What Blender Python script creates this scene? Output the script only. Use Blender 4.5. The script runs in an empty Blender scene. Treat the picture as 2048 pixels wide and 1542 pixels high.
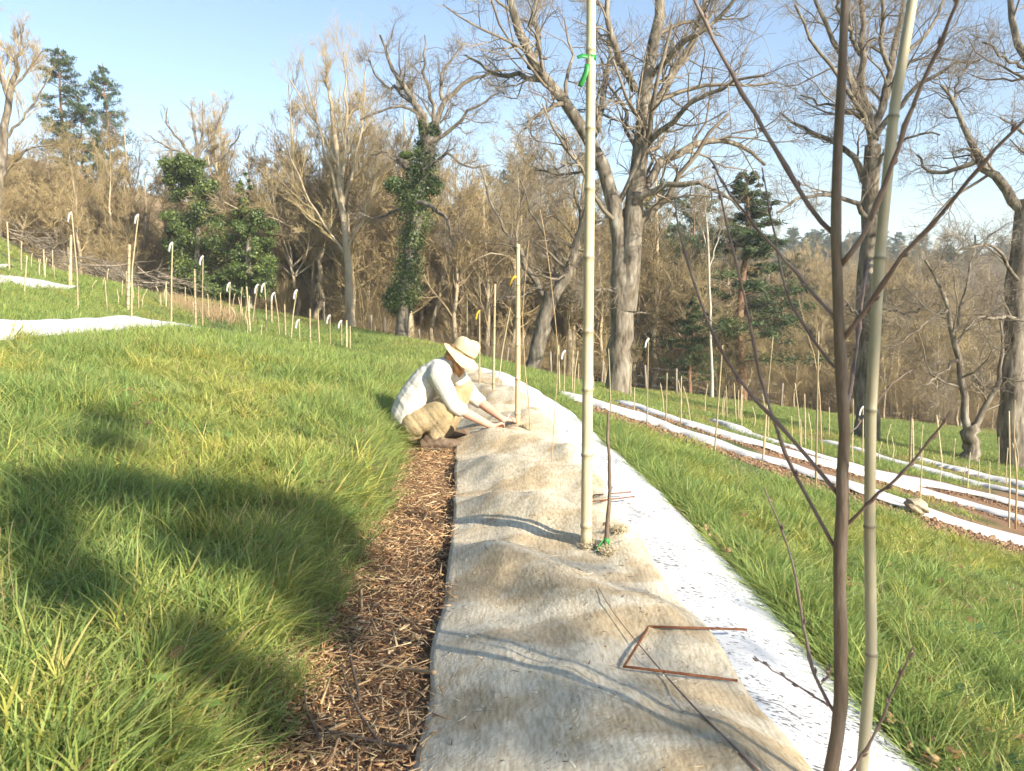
import bpy, math, random
import numpy as np
from mathutils import Vector, Matrix

# ------------------------------------------------------------------ camera, sky, sun, exposure
S = bpy.context.scene
COL = S.collection
PITCH = math.radians(6.5); FPX = 1577.0
CAM = np.array([0.0, 0.0, 1.25])
cam_d = bpy.data.cameras.new('camera'); cam = bpy.data.objects.new('camera', cam_d); COL.objects.link(cam)
cam.location = CAM; cam.rotation_euler = (math.radians(90) - PITCH, 0, 0)
cam_d.sensor_fit = 'HORIZONTAL'; cam_d.sensor_width = 36; cam_d.lens = 36 * FPX / 2048
cam_d.clip_start = 0.05; cam_d.clip_end = 6000
cam_d.dof.use_dof = True; cam_d.dof.focus_distance = 6.2; cam_d.dof.aperture_fstop = 9.0
S.camera = cam
SUN_EL = math.radians(27); SUN_AZ = math.radians(134)      # clockwise from +Y: behind and to the right
SUN = np.array([math.sin(SUN_AZ) * math.cos(SUN_EL), math.cos(SUN_AZ) * math.cos(SUN_EL), math.sin(SUN_EL)])
W = bpy.data.worlds.new('World'); S.world = W; W.use_nodes = True
nt = W.node_tree; bg = nt.nodes['Background']
sky = nt.nodes.new('ShaderNodeTexSky'); sky.sky_type = 'NISHITA'; sky.sun_disc = False
sky.sun_elevation = SUN_EL; sky.sun_rotation = SUN_AZ; sky.altitude = 300
sky.air_density = 1.0; sky.dust_density = 0.45; sky.ozone_density = 1.1
nt.links.new(sky.outputs[0], bg.inputs[0]); bg.inputs[1].default_value = 0.105
sl = bpy.data.lights.new('sun', 'SUN'); so = bpy.data.objects.new('sun', sl); COL.objects.link(so)
sl.energy = 4.8; sl.angle = math.radians(0.6); sl.color = (1.0, 0.91, 0.76)
so.rotation_euler = Vector(-SUN).to_track_quat('-Z', 'Y').to_euler(); so.location = (20, -20, 20)
S.view_settings.view_transform = 'Standard'; S.view_settings.look = 'None'
S.view_settings.gamma = 1; S.view_settings.use_curve_mapping = False
S.view_settings.exposure = 1.18
S.cycles.use_denoising = True; S.cycles.use_adaptive_sampling = True; S.cycles.adaptive_threshold = .06
S.cycles.max_bounces = 3; S.cycles.diffuse_bounces = 3; S.cycles.transparent_max_bounces = 6

# ------------------------------------------------------------------ small helpers
rng = np.random.default_rng(7); random.seed(7)
def nrm(v):
    v = np.asarray(v, float); return v / np.maximum(np.linalg.norm(v, axis=-1, keepdims=True), 1e-9)
def ray(px, py):
    u = (px - 1024) / FPX; v = (771 - py) / FPX; c, s = math.cos(PITCH), math.sin(PITCH)
    return np.array([u, c + v * s, -s + v * c])
def at(px, py, Y):
    d = ray(px, py); return CAM + d * (Y / d[1])
_h = lambda i, j, k: (np.sin(i * 127.1 + j * 311.7 + k * 74.7) * 43758.5453) % 1.0
def vnoise(x, y, seed=0):
    x = np.asarray(x, float); y = np.asarray(y, float)
    i, j = np.floor(x), np.floor(y); f, g = x - i, y - j
    f = f * f * (3 - 2 * f); g = g * g * (3 - 2 * g)
    return (_h(i, j, seed) * (1 - f) + _h(i + 1, j, seed) * f) * (1 - g) + (_h(i, j + 1, seed) * (1 - f) + _h(i + 1, j + 1, seed) * f) * g
def fbm(x, y, seed=0, o=3):
    return sum(vnoise(x * 2 ** k, y * 2 ** k, seed + k) * 0.5 ** k for k in range(o)) / sum(0.5 ** k for k in range(o))
def sstep(a, b, x):
    t = np.clip((np.asarray(x, float) - a) / (b - a), 0, 1); return t * t * (3 - 2 * t)

# the hillside: contours bend round a spur on the left; q is the distance downhill from the planted row
def bend(y):
    y = np.asarray(y, float)
    return np.where(y > 45, 14.45 + 6.57 * (1 - np.exp(-(np.maximum(y, 45) - 45) / 10)), (np.maximum(y, -12) - 1) ** 2 / 134.0)
def q_of(x, y): return np.asarray(x, float) + bend(y) - 0.25
def x_of(q, y): return np.asarray(q, float) + 0.25 - bend(y)
_cp = np.array([(-200, 50), (-60, 24), (-32, 15), (-20, 8), (-12, 2.2), (-5.8, .92), (-5.1, .93), (-4.5, 0.80), (-1.12, 0.22), (-0.97, 0.0), (-0.5, -0.012),
  (-0.40, 0.0), (-0.05, 0.07), (0.33, 0.06), (1.0, -0.16), (7.5, -1.92), (15, -3.3), (40, -6.3), (80, -10), (200, -16), (2000, -20)], float)
_tq = np.concatenate([np.arange(-200, -8, .5), np.arange(-8, 3, .02), np.arange(3, 2000, .5)])
_tz = np.interp(_tq, _cp[:, 0], _cp[:, 1])
_nb = (_tq > -7) & (_tq < 2); _sm = np.convolve(_tz, np.ones(7) / 7, 'same'); _tz = np.where(_nb, _sm, _tz)
_cp2 = np.array([(-200, 50), (-60, 24), (-32, 15), (-20, 8), (-12, 2.2), (-5, 0.9), (0, 0), (7.5, -1.92), (15, -3.3), (40, -6.3), (80, -10), (200, -16), (2000, -20)], float)
def hz(x, y):
    x = np.asarray(x, float); y = np.asarray(y, float); q = q_of(x, y)
    a = np.interp(q, _tq, _tz); b = np.interp(q, _cp2[:, 0], _cp2[:, 1])
    w = sstep(12.0, 16.0, y) * sstep(-4.3, -3.0, q)
    z = a * (1 - w) + b * w
    z = z + 18 * sstep(105, 250, y + .22 * x) * (0.75 + .5 * fbm(x / 160, y / 160, 5, 2)) * sstep(-80, 0, x)
    z = z + 0.10 * (fbm(x / 1.3, y / 1.3, 3, 2) - .5) * np.where((q > -1.25) & (q < 1.05) & (y < 14), 0, 1)
    z = z - .78 * np.exp(-((y - 22) / 7.0) ** 2) * sstep(-9.5, -6.5, q) * (1 - sstep(-2, 2, q))
    return z + 0.9 * (fbm(x / 17, y / 17, 9, 2) - .5) * sstep(18, 45, y)
_tt = np.concatenate([np.arange(1.0, 6, .01), np.geomspace(6, 400, 1400)])
def onground(px, py):
    d = ray(px, py); P = CAM[None] + d[None] * _tt[:, None]; h = hz(P[:, 0], P[:, 1]) - P[:, 2]; k = np.nonzero(h > 0)[0]
    if not len(k): return CAM + d * 45
    i = max(int(k[0]), 1); f = h[i - 1] / (h[i - 1] - h[i]) if k[0] > 0 else 0
    return CAM + d * (_tt[i - 1] + (_tt[i] - _tt[i - 1]) * f)

# ------------------------------------------------------------------ mesh building
def np_mesh(name, V, quads=None, tris=None, smooth=True, color=None):
    V = np.asarray(V, np.float32).reshape(-1, 3)
    parts = []; tot = []
    if quads is not None and len(quads): parts.append(np.asarray(quads, np.int32).reshape(-1)); tot.append(np.full(len(quads), 4, np.int32))
    if tris is not None and len(tris): parts.append(np.asarray(tris, np.int32).reshape(-1)); tot.append(np.full(len(tris), 3, np.int32))
    li = np.concatenate(parts); lt = np.concatenate(tot); ls = np.concatenate([[0], np.cumsum(lt)[:-1]]).astype(np.int32)
    me = bpy.data.meshes.new(name)
    me.vertices.add(len(V)); me.vertices.foreach_set('co', V.ravel())
    me.loops.add(len(li)); me.loops.foreach_set('vertex_index', li)
    me.polygons.add(len(lt)); me.polygons.foreach_set('loop_start', ls); me.polygons.foreach_set('loop_total', lt)
    if smooth: me.polygons.foreach_set('use_smooth', np.ones(len(lt), bool))
    if color is not None:
        a = me.color_attributes.new('Col', 'FLOAT_COLOR', 'POINT')
        c = np.ones((len(V), 4), np.float32); c[:, :3] = color; a.data.foreach_set('color', c.ravel())
    me.update(calc_edges=True)
    return me
def obj(name, me, m=None, parent=None, loc=None):
    o = bpy.data.objects.new(name, me); COL.objects.link(o)
    if m is not None and me is not None and not me.materials: me.materials.append(m)
    if parent is not None: o.parent = parent
    if loc is not None: o.location = loc
    return o
def tag(o, label, cat=None, group=None, kind=None):
    o['label'] = label
    if cat: o['category'] = cat
    if group: o['group'] = group
    if kind: o['kind'] = kind
    return o
def thing(name, label, cat, loc=(0, 0, 0), group=None):
    o = bpy.data.objects.new(name, None); COL.objects.link(o); o.location = loc; o.empty_display_size = .1
    return tag(o, label, cat, group)
class Acc:
    def __init__(s): s.V = []; s.Q = []; s.T = []; s.C = []; s.n = 0
    def add(s, V, Q=None, T=None, C=None):
        V = np.asarray(V, float).reshape(-1, 3)
        if Q is not None and len(Q): s.Q.append(np.asarray(Q) + s.n)
        if T is not None and len(T): s.T.append(np.asarray(T) + s.n)
        s.V.append(V); s.n += len(V)
        s.C.append(np.broadcast_to(np.asarray(C if C is not None else (1, 1, 1), float), (len(V), 3)))
    def mesh(s, name, smooth=True, off=None, color=False):
        V = np.concatenate(s.V)
        if off is not None: V = V - np.asarray(off)
        return np_mesh(name, V, np.concatenate(s.Q) if s.Q else None, np.concatenate(s.T) if s.T else None, smooth, np.concatenate(s.C) if color else None)
def tubes(P, R, k, cap=False):
    """P (B,n,3), R (B,n): a batch of tubes with k sides"""
    P = np.asarray(P, float); R = np.asarray(R, float); B, n, _ = P.shape
    T = np.gradient(P, axis=1) if n > 2 else np.repeat(P[:, 1:] - P[:, :1], n, 1)
    T = nrm(T); t0 = nrm(P[:, -1] - P[:, 0])
    ref = np.where(np.abs(t0[:, 2:3]) > .8, np.array([[1., 0, 0]]), np.array([[0., 0, 1.]]))[:, None, :]
    U = nrm(np.cross(T, np.broadcast_to(ref, T.shape))); Vv = np.cross(T, U)
    a = np.arange(k) * 2 * math.pi / k
    ring = P[:, :, None, :] + R[:, :, None, None] * (U[:, :, None, :] * np.cos(a)[None, None, :, None] + Vv[:, :, None, :] * np.sin(a)[None, None, :, None])
    idx = np.arange(B * n * k).reshape(B, n, k); nx = np.roll(idx, -1, 2)
    Q = np.stack([idx[:, :-1], nx[:, :-1], nx[:, 1:], idx[:, 1:]], -1).reshape(-1, 4)
    V = ring.reshape(-1, 3); Tr = None
    if cap:
        c0 = len(V); V = np.concatenate([V, P[:, -1], P[:, 0]])
        e = idx[:, -1]; en = nx[:, -1]; cc = np.broadcast_to((c0 + np.arange(B))[:, None], e.shape)
        s0 = idx[:, 0]; sn = nx[:, 0]; cs = np.broadcast_to((c0 + B + np.arange(B))[:, None], e.shape)
        Tr = np.concatenate([np.stack([e, en, cc], -1).reshape(-1, 3), np.stack([sn, s0, cs], -1).reshape(-1, 3)])
    return V, Q, Tr
def resample(P, n, wig=0.0, r=None):
    P = np.asarray(P, float); s = np.concatenate([[0], np.cumsum(np.linalg.norm(np.diff(P, axis=0), axis=1))]); s /= s[-1]
    t = np.linspace(0, 1, n)
    # catmull-like smoothing by cubic interpolation of each coordinate
    O = np.stack([np.interp(t, s, P[:, i]) for i in range(P.shape[1])], 1)
    if n > 4:
        for _ in range(2): O[1:-1] = .25 * O[:-2] + .5 * O[1:-1] + .25 * O[2:]
    if wig and r is not None:
        O[1:-1, :3] += r.normal(0, wig, (n - 2, 3))
    return O

# ------------------------------------------------------------------ materials
def mat(name, cols, scale=6.0, rough=.85, detail=6, stretch=(1, 1, 1), bump=0.0, bscale=None, attr=False, trans=0.0, coord='Object', spec=.3, rand=0.0, lo=.3, hi=.7):
    m = bpy.data.materials.new(name); m.use_nodes = True; t = m.node_tree; N = t.nodes; L = t.links
    b = N['Principled BSDF']; b.inputs['Roughness'].default_value = rough; b.inputs['Specular IOR Level'].default_value = spec
    tc = N.new('ShaderNodeTexCoord'); mp = N.new('ShaderNodeMapping'); mp.inputs['Scale'].default_value = stretch
    L.new(tc.outputs[coord], mp.inputs[0])
    nz = N.new('ShaderNodeTexNoise'); nz.inputs['Scale'].default_value = scale; nz.inputs['Detail'].default_value = detail; nz.inputs['Roughness'].default_value = .62
    L.new(mp.outputs[0], nz.inputs[0])
    rp = N.new('ShaderNodeValToRGB'); e = rp.color_ramp.elements
    k = len(cols)
    while len(e) < k: e.new(.5)
    for i, c in enumerate(cols):
        e[i].position = lo + (hi - lo) * i / max(1, k - 1); e[i].color = (*c, 1)
    L.new(nz.outputs['Fac'], rp.inputs[0]); out = rp.outputs[0]
    if attr:
        at_ = N.new('ShaderNodeAttribute'); at_.attribute_name = 'Col'
        mx = N.new('ShaderNodeMix'); mx.data_type = 'RGBA'; mx.blend_type = 'MULTIPLY'; mx.inputs[0].default_value = 1
        L.new(out, mx.inputs[6]); L.new(at_.outputs['Color'], mx.inputs[7]); out = mx.outputs[2]
    if rand:
        oi = N.new('ShaderNodeObjectInfo'); hs = N.new('ShaderNodeHueSaturation'); mr = N.new('ShaderNodeMapRange')
        mr.inputs[3].default_value = 1 - rand; mr.inputs[4].default_value = 1 + rand
        L.new(oi.outputs['Random'], mr.inputs[0]); L.new(mr.outputs[0], hs.inputs['Value']); L.new(out, hs.inputs['Color']); out = hs.outputs[0]
    L.new(out, b.inputs['Base Color'])
    if bump:
        n2 = N.new('ShaderNodeTexNoise'); n2.inputs['Scale'].default_value = bscale or scale * 3; n2.inputs['Detail'].default_value = 8
        L.new(mp.outputs[0], n2.inputs[0])
        bp = N.new('ShaderNodeBump'); bp.inputs['Strength'].default_value = bump; bp.inputs['Distance'].default_value = .02
        L.new(n2.outputs['Fac'], bp.inputs['Height']); L.new(bp.outputs[0], b.inputs['Normal'])
    if trans:
        tr = N.new('ShaderNodeBsdfTranslucent'); ms = N.new('ShaderNodeMixShader'); ms.inputs[0].default_value = trans
        L.new(out, tr.inputs[0]); L.new(b.outputs[0], ms.inputs[1]); L.new(tr.outputs[0], ms.inputs[2])
        L.new(ms.outputs[0], N['Material Output'].inputs[0])
    return m
M = {}
M['ground'] = mat('ground', [(.55, .55, .55), (1, 1, 1), (1.35, 1.3, 1.1)], 2.2, .95, 10, attr=True, bump=.5, bscale=22)
M['grass'] = mat('grass', [(.92, 1.02, 1.0), (1.18, 1.16, 1.2), (1.5, 1.32, 1.15)], 1.1, .55, 3, attr=True, trans=.42, coord='Object', spec=.35)
M['bark_oak'] = mat('bark_oak', [(.07, .055, .04), (.16, .13, .095), (.25, .215, .165), (.37, .34, .275)], 6.5, .9, 12, (1, 1, .28), bump=1.0, bscale=13, lo=.33, hi=.68)
M['twig_oak'] = mat('twig_oak', [(.14, .11, .078), (.25, .205, .15), (.36, .315, .25)], 1.3, .85, 5)
M['bark_pale'] = mat('bark_pale', [(.27, .21, .13), (.42, .34, .23), (.54, .46, .34)], 2.5, .9, 8, (1, 1, .4), rand=.25)
M['twig_tan'] = mat('twig_tan', [(.245, .185, .09), (.37, .285, .145), (.47, .38, .215)], .35, .85, 4, rand=.3)
M['twig_brown'] = mat('twig_brown', [(.18, .135, .078), (.28, .215, .125), (.38, .305, .185)], .35, .85, 4, rand=.3)
M['ivy'] = mat('ivy', [(.045, .07, .024), (.09, .135, .04), (.15, .20, .065)], .9, .45, 3, attr=True, trans=.12, spec=.5)
M['pine'] = mat('pine', [(.03, .05, .02), (.06, .095, .04), (.10, .14, .06)], .9, .6, 3, attr=True, trans=.1)
M['pine_bark'] = mat('pine_bark', [(.13, .08, .05), (.25, .145, .085), (.34, .20, .12)], 3, .9, 8, (1, 1, .4))
# ------------------------------------------------------------------ ground
def spaced(parts):
    o = []
    for a, b, st in parts: o.append(np.arange(a, b, st))
    return np.concatenate(o)
gx = np.concatenate([-np.geomspace(2500, 45, 26), spaced([(-44, -14, 1.2), (-14, -6, .3), (-6, -2, .12), (-2, 2.2, .055), (2.2, 6, .14), (6, 16, .4), (16, 46, 1.3)]), np.geomspace(46, 2500, 30)])
gy = np.concatenate([spaced([(-40, -6, 3), (-6, 1, .5), (1, 8, .07), (8, 16, .16), (16, 30, .5), (30, 60, 1.2), (60, 320, 7)]), np.geomspace(320, 3500, 18)])
GX, GY = np.meshgrid(gx, gy); GZ = hz(GX, GY)
nx_, ny_ = len(gx), len(gy)
ii = np.arange(nx_ * ny_).reshape(ny_, nx_)
Qd = np.stack([ii[:-1, :-1], ii[:-1, 1:], ii[1:, 1:], ii[1:, :-1]], -1).reshape(-1, 4)
GQ = q_of(GX, GY)
# right-hand rows as traced on the ground: upper and lower edge of each white strip
ROWS = [
 ([(1130, 789), (1200, 811), (1290, 835), (1380, 868), (1450, 889), (1540, 914), (1640, 949), (1700, 974), (1800, 1008), (1900, 1033), (2048, 1075), (2200, 1118)], 9, 24),
 ([(1262, 808), (1330, 833), (1400, 857), (1470, 875), (1535, 893), (1640, 922), (1706, 942), (1789, 966), (1848, 984), (1952, 1012), (2048, 1038), (2200, 1082)], 9, 18),
 ([(1450, 843), (1485, 859), (1526, 879), (1598, 897), (1664, 915), (1748, 940), (1806, 952), (1889, 973), (1973, 992), (2048, 1010), (2200, 1050)], 9, 14),
 ([(1660, 884), (1706, 897), (1764, 915), (1848, 936), (1931, 956), (2048, 992), (2200, 1030)], 7, 11),
 ([(1831, 916), (1910, 937), (1998, 957), (2048, 970), (2200, 1008)], 7, 10)]
row_pts = []
for top, w0, w1 in ROWS:
    A = np.array([onground(px, py) for px, py in top]); ws = np.linspace(w0, w1, len(top))
    Bp = np.array([onground(px, py + w) for (px, py), w in zip(top, ws)])
    C_ = .5 * (A + Bp); tp_ = np.linspace(-1, 1, len(C_)); dg_ = 3 if len(C_) > 5 else 2
    wd_ = np.linalg.norm((A - Bp)[:, :2], axis=1)
    C_ = np.stack([np.polyval(np.polyfit(tp_, C_[:, i], dg_), tp_) for i in range(3)], 1); tg_ = nrm(np.gradient(C_[:, :2], axis=0)); pv_ = np.stack([tg_[:, 1], -tg_[:, 0]], 1)
    hw_ = np.clip(np.median(wd_) * .5, .2, .34); A = C_.copy(); Bp = C_.copy(); A[:, :2] += pv_ * hw_ * np.sign(pv_[0, 0]); Bp[:, :2] -= pv_ * hw_ * np.sign(pv_[0, 0])
    row_pts.append((A, Bp))
near_row = np.full(GX.shape, 9.0)
def dist_to_strip(x, y):
    best = np.full(np.shape(x), 9.0)
    for A, Bp in row_pts:
        C = .5 * (A + Bp)
        C = resample(C, 60)
        if A is row_pts[0][0]: C = np.concatenate([C, resample(Bp, 60) + np.array([-.42, -.12, 0]), resample(Bp, 60) + np.array([-.2, -.06, 0])])
        elif A is row_pts[1][0] or A is row_pts[2][0]: C = np.concatenate([C, resample(Bp, 60) + np.array([-.25, -.08, 0])])
        for c in C: best = np.minimum(best, np.hypot(x - c[0], (y - c[1]) * .6))
    return best
rowd = dist_to_strip(GX, GY)
edge_y = lambda x: 43 + 2.0 * np.sin(x * .21) + np.where(x < -14, (x + 14) * .25, 0) + np.where(x > 5, (x - 5) * .12, 0)
forest = sstep(-1.5, 2.5, GY - edge_y(GX))
forest = np.maximum(forest, sstep(-13.5, -16, GQ) * sstep(18, 26, GY))
n1 = fbm(GX / 2.3, GY / 2.3, 21); n2 = fbm(GX / .5, GY / .5, 31)
gcol = np.zeros(GX.shape + (3,))
grassc = np.array([.07, .10, .028]) + n1[..., None] * np.array([.03, .035, .006])
litter = np.array([.19, .135, .07]) + n2[..., None] * np.array([.12, .075, .035])
soil = np.array([.17, .10, .055]) + n2[..., None] * np.array([.10, .06, .035])
mulchc = np.array([.14, .08, .045]) + n2[..., None] * np.array([.10, .06, .03])
gcol[:] = grassc
fo = forest[..., None]; gcol = gcol * (1 - fo) + litter * fo
so_ = (1 - sstep(.55, 1.0, rowd + (n2 - .5) * .5))[..., None] * (GQ > 4)[..., None]; gcol = gcol * (1 - so_) + soil * so_
pa = (sstep(-1.12, -1.0, GQ) * (1 - sstep(.98, 1.04, GQ)) * (GY < 13.5))[..., None]; gcol = gcol * (1 - pa) + mulchc * pa
ground_me = np_mesh('ground', np.stack([GX, GY, GZ], -1), Qd, None, True, gcol.reshape(-1, 3))
g = obj('ground', ground_me, M['ground']); g['kind'] = 'structure'; g['label'] = 'grassy hillside falling to a wooded valley'

# ------------------------------------------------------------------ scattering (grass, far wood) with geometry nodes
def scatter(name, P, rot, scl, idx, coll, label, kind='stuff'):
    me = bpy.data.meshes.new(name); me.vertices.add(len(P)); me.vertices.foreach_set('co', np.asarray(P, np.float32).ravel())
    a = me.attributes.new('rot', 'FLOAT_VECTOR', 'POINT'); a.data.foreach_set('vector', np.asarray(rot, np.float32).ravel())
    a = me.attributes.new('scl', 'FLOAT_VECTOR', 'POINT'); a.data.foreach_set('vector', np.asarray(scl, np.float32).ravel())
    a = me.attributes.new('idx', 'INT', 'POINT'); a.data.foreach_set('value', np.asarray(idx, np.int32))
    o = obj(name, me); tag(o, label, None, None, kind)
    ng = bpy.data.node_groups.new(name, 'GeometryNodeTree')
    ng.interface.new_socket('Geometry', in_out='INPUT', socket_type='NodeSocketGeometry')
    ng.interface.new_socket('Geometry', in_out='OUTPUT', socket_type='NodeSocketGeometry')
    N = ng.nodes; L = ng.links
    gi = N.new('NodeGroupInput'); go = N.new('NodeGroupOutput'); ip = N.new('GeometryNodeInstanceOnPoints')
    ci = N.new('GeometryNodeCollectionInfo'); ci.inputs['Collection'].default_value = coll
    ci.inputs['Separate Children'].default_value = True; ci.inputs['Reset Children'].default_value = True
    def na(n, t):
        x = N.new('GeometryNodeInputNamedAttribute'); x.data_type = t; x.inputs['Name'].default_value = n; return x.outputs[0]
    L.new(gi.outputs[0], ip.inputs['Points']); L.new(ci.outputs[0], ip.inputs['Instance'])
    ip.inputs['Pick Instance'].default_value = True
    L.new(na('idx', 'INT'), ip.inputs['Instance Index'])
    e2r = N.new('FunctionNodeEulerToRotation'); L.new(na('rot', 'FLOAT_VECTOR'), e2r.inputs[0]); L.new(e2r.outputs[0], ip.inputs['Rotation'])
    L.new(na('scl', 'FLOAT_VECTOR'), ip.inputs['Scale']); L.new(ip.outputs[0], go.inputs[0])
    md = o.modifiers.new('scatter', 'NODES'); md.node_group = ng
    return o
def proto_coll(name, meshes, m):
    c = bpy.data.collections.new(name)
    for i, me in enumerate(meshes):
        o = bpy.data.objects.new(f'{name}_{i:02d}', me); c.objects.link(o)
        if not me.materials: me.materials.append(m)
    return c
def blades(r, K, rad, h0, h1, w0, w1, lean, pal, droop=.35):
    a = r.uniform(0, 2 * math.pi, K); rr = rad * np.sqrt(r.uniform(0, 1, K))
    base = np.stack([rr * np.cos(a), rr * np.sin(a), np.full(K, -.02)], 1)
    h = r.uniform(h0, h1, K); w = r.uniform(w0, w1, K)
    la = a + r.normal(0, .9, K); ln = np.abs(r.normal(lean, lean * .6, K)); dr = r.uniform(.2, 1, K) * droop
    ld = np.stack([np.cos(la), np.sin(la), np.zeros(K)], 1)
    fa = r.uniform(0, math.pi, K); sd = np.stack([np.cos(fa), np.sin(fa), np.zeros(K)], 1)
    ts = np.array([0, .4, .75, 1.0]); wd = np.array([.8, 1.0, .7, 0])
    cen = base[:, None] + ld[:, None] * (h * ln)[:, None, None] * (ts ** 1.7)[None, :, None] + np.array([0, 0, 1.0]) * (h[:, None] * (ts[None] - dr[:, None] * ln[:, None] * ts[None] ** 2.5))[..., None]
    Lf = cen - sd[:, None] * (w[:, None] * wd / 2)[..., None]; Rt = cen + sd[:, None] * (w[:, None] * wd / 2)[..., None]
    V = np.concatenate([np.stack([Lf[:, :3], Rt[:, :3]], 2).reshape(K, 6, 3), cen[:, 3:4]], 1)
    o = (np.arange(K) * 7)[:, None]
    Q = np.concatenate([o + np.array([[0, 1, 3, 2]]), o + np.array([[2, 3, 5, 4]])]); T = o + np.array([[4, 5, 6]])
    pal = np.asarray(pal); c = pal[r.integers(0, len(pal), K)] * r.uniform(.75, 1.25, (K, 1))
    tg = np.array([.75, .75, .95, .95, 1.1, 1.1, 1.2])[None, :, None]
    C = c[:, None, :] * np.ones((1, 7, 1)) * (1 + 0 * tg)
    return V.reshape(-1, 3), Q, T, C.reshape(-1, 3)
def tuft(r, *a, **k):
    V, Q, T, C = blades(r, *a, **k); return np_mesh('grass_tuft', V, Q, T, True, C)
GREEN = [(.26, .33, .09), (.215, .305, .085), (.28, .35, .095), (.31, .36, .11), (.17, .255, .075)]
DRY = [(.40, .33, .15), (.46, .38, .19), (.20, .24, .07), (.33, .27, .12)]
YEL = [(.36, .375, .10), (.31, .355, .085), (.44, .40, .14), (.26, .32, .07)]
def patch(r, nc, per, rad, crad, *a, **k):
    A = Acc()
    for i in range(nc):
        V, Q, T, C = blades(r, per, crad, *a, **k); an = r.uniform(0, 6.283); rr = rad * math.sqrt(r.uniform(0, 1)); sc = r.uniform(.7, 1.25)
        A.add(V * sc + np.array([rr * math.cos(an), rr * math.sin(an), 0]), Q, T, C * r.uniform(.85, 1.15))
    return A.mesh('grass_patch', True, None, True)
near_t = [patch(rng, 18, 26, .25, .06, .06, .16, .003, .0065, .75, GREEN), patch(rng, 15, 28, .25, .06, .08, .20, .003, .007, .8, GREEN + YEL[:1]), patch(rng, 20, 22, .25, .07, .05, .13, .0035, .007, .8, GREEN + YEL[:2]),
          patch(rng, 18, 24, .25, .07, .06, .16, .0035, .0075, .85, YEL), patch(rng, 18, 20, .25, .08, .03, .09, .0035, .007, 1.0, GREEN + DRY[:1]), patch(rng, 11, 20, .23, .05, .06, .18, .0025, .006, 1.1, DRY + YEL[:1])]
edge_t = [tuft(rng, 40, .07, .07, .19, .0035, .0075, .8, GREEN), tuft(rng, 36, .07, .08, .22, .0035, .0075, .95, GREEN + YEL[:1]), tuft(rng, 30, .07, .08, .22, .002, .005, .9, DRY)]
far_t = [patch(rng, 36, 14, .75, .15, .05, .14, .007, .013, .6, GREEN), patch(rng, 36, 14, .75, .15, .05, .16, .007, .013, .7, GREEN + YEL[:2]), patch(rng, 34, 14, .75, .17, .04, .11, .007, .012, .8, YEL), patch(rng, 30, 14, .75, .13, .08, .2, .006, .011, .6, GREEN), patch(rng, 20, 12, .7, .15, .06, .18, .005, .01, .8, DRY + YEL)]
CN = proto_coll('near_patches', near_t, M['grass']); CF = proto_coll('far_patches', far_t, M['grass']); CE = proto_coll('edge_tufts', edge_t, M['grass'])
def ok_grass(x, y, q, m=0.0):
    k = ((q < -.97 - m) | (q > 1.0 + m) | (y > 13.0 + m))
    k &= ~((q < -4.62 + m) & (q > -5.72 - m) & (y < 33))
    k &= (dist_to_strip(x, y) > .60 + m * .8)
    return k
def spray(n, y0, y1, p=1.0):
    y = (y0 ** p + (y1 ** p - y0 ** p) * rng.uniform(0, 1, n)) ** (1 / p); x = y * rng.uniform(-.76, .76, n); return x, y
def lay(x, y, jitter=.14):
    e = .15; gx_ = (hz(x + e, y) - hz(x - e, y)) / (2 * e); gy_ = (hz(x, y + e) - hz(x, y - e)) / (2 * e)
    gx_ = np.clip(gx_, -.5, .5); gy_ = np.clip(gy_, -.5, .5); n = len(x); rz = rng.uniform(0, 2 * math.pi, n)
    # euler XYZ that spins about z first, then leans with the slope: applied as small tilts in the spun frame
    c, s_ = np.cos(rz), np.sin(rz); R = np.zeros((n, 3, 3))
    nz = nrm(np.stack([-gx_ + rng.normal(0, jitter, n), -gy_ + rng.normal(0, jitter, n), np.ones(n)], 1)); xa = np.stack([c, s_, np.zeros(n)], 1)
    ya = nrm(np.cross(nz, xa)); xa = np.cross(ya, nz); R[:, :, 0] = xa; R[:, :, 1] = ya; R[:, :, 2] = nz
    return np.stack([np.arctan2(R[:, 2, 1], R[:, 2, 2]), -np.arcsin(np.clip(R[:, 2, 0], -1, 1)), np.arctan2(R[:, 1, 0], R[:, 0, 0])], 1)
# long grass near by
x, y = spray(2100, .9, 10, .8); q = q_of(x, y); k = ok_grass(x, y, q, .2); x, y, q = x[k], y[k], q[k]
lush = fbm(x / .6, y / .6, 41, 2); yel = fbm(x / .8, y / .8, 47, 2); n = len(x); u = rng.uniform(0, 1, n)
idx = np.where(yel > .545, np.where(u < .7, 3, 4), np.where(lush > .5, np.where(u < .55, 1, 0), np.where(u < .5, 2, np.where(u < .85, 0, 4))))
idx = np.where(rng.uniform(0, 1, n) < .05, 5, idx)
s = (.55 + .8 * lush) * rng.uniform(.85, 1.15, n); s = np.where(q > .9, s * .85, s)
scatter('long_grass', np.stack([x, y, hz(x, y) - .005], 1), lay(x, y), np.stack([s * .4 + .6, s * .4 + .6, s], 1), idx, CN, 'long green grass covering the near bank and the strip beside the row')
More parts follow.
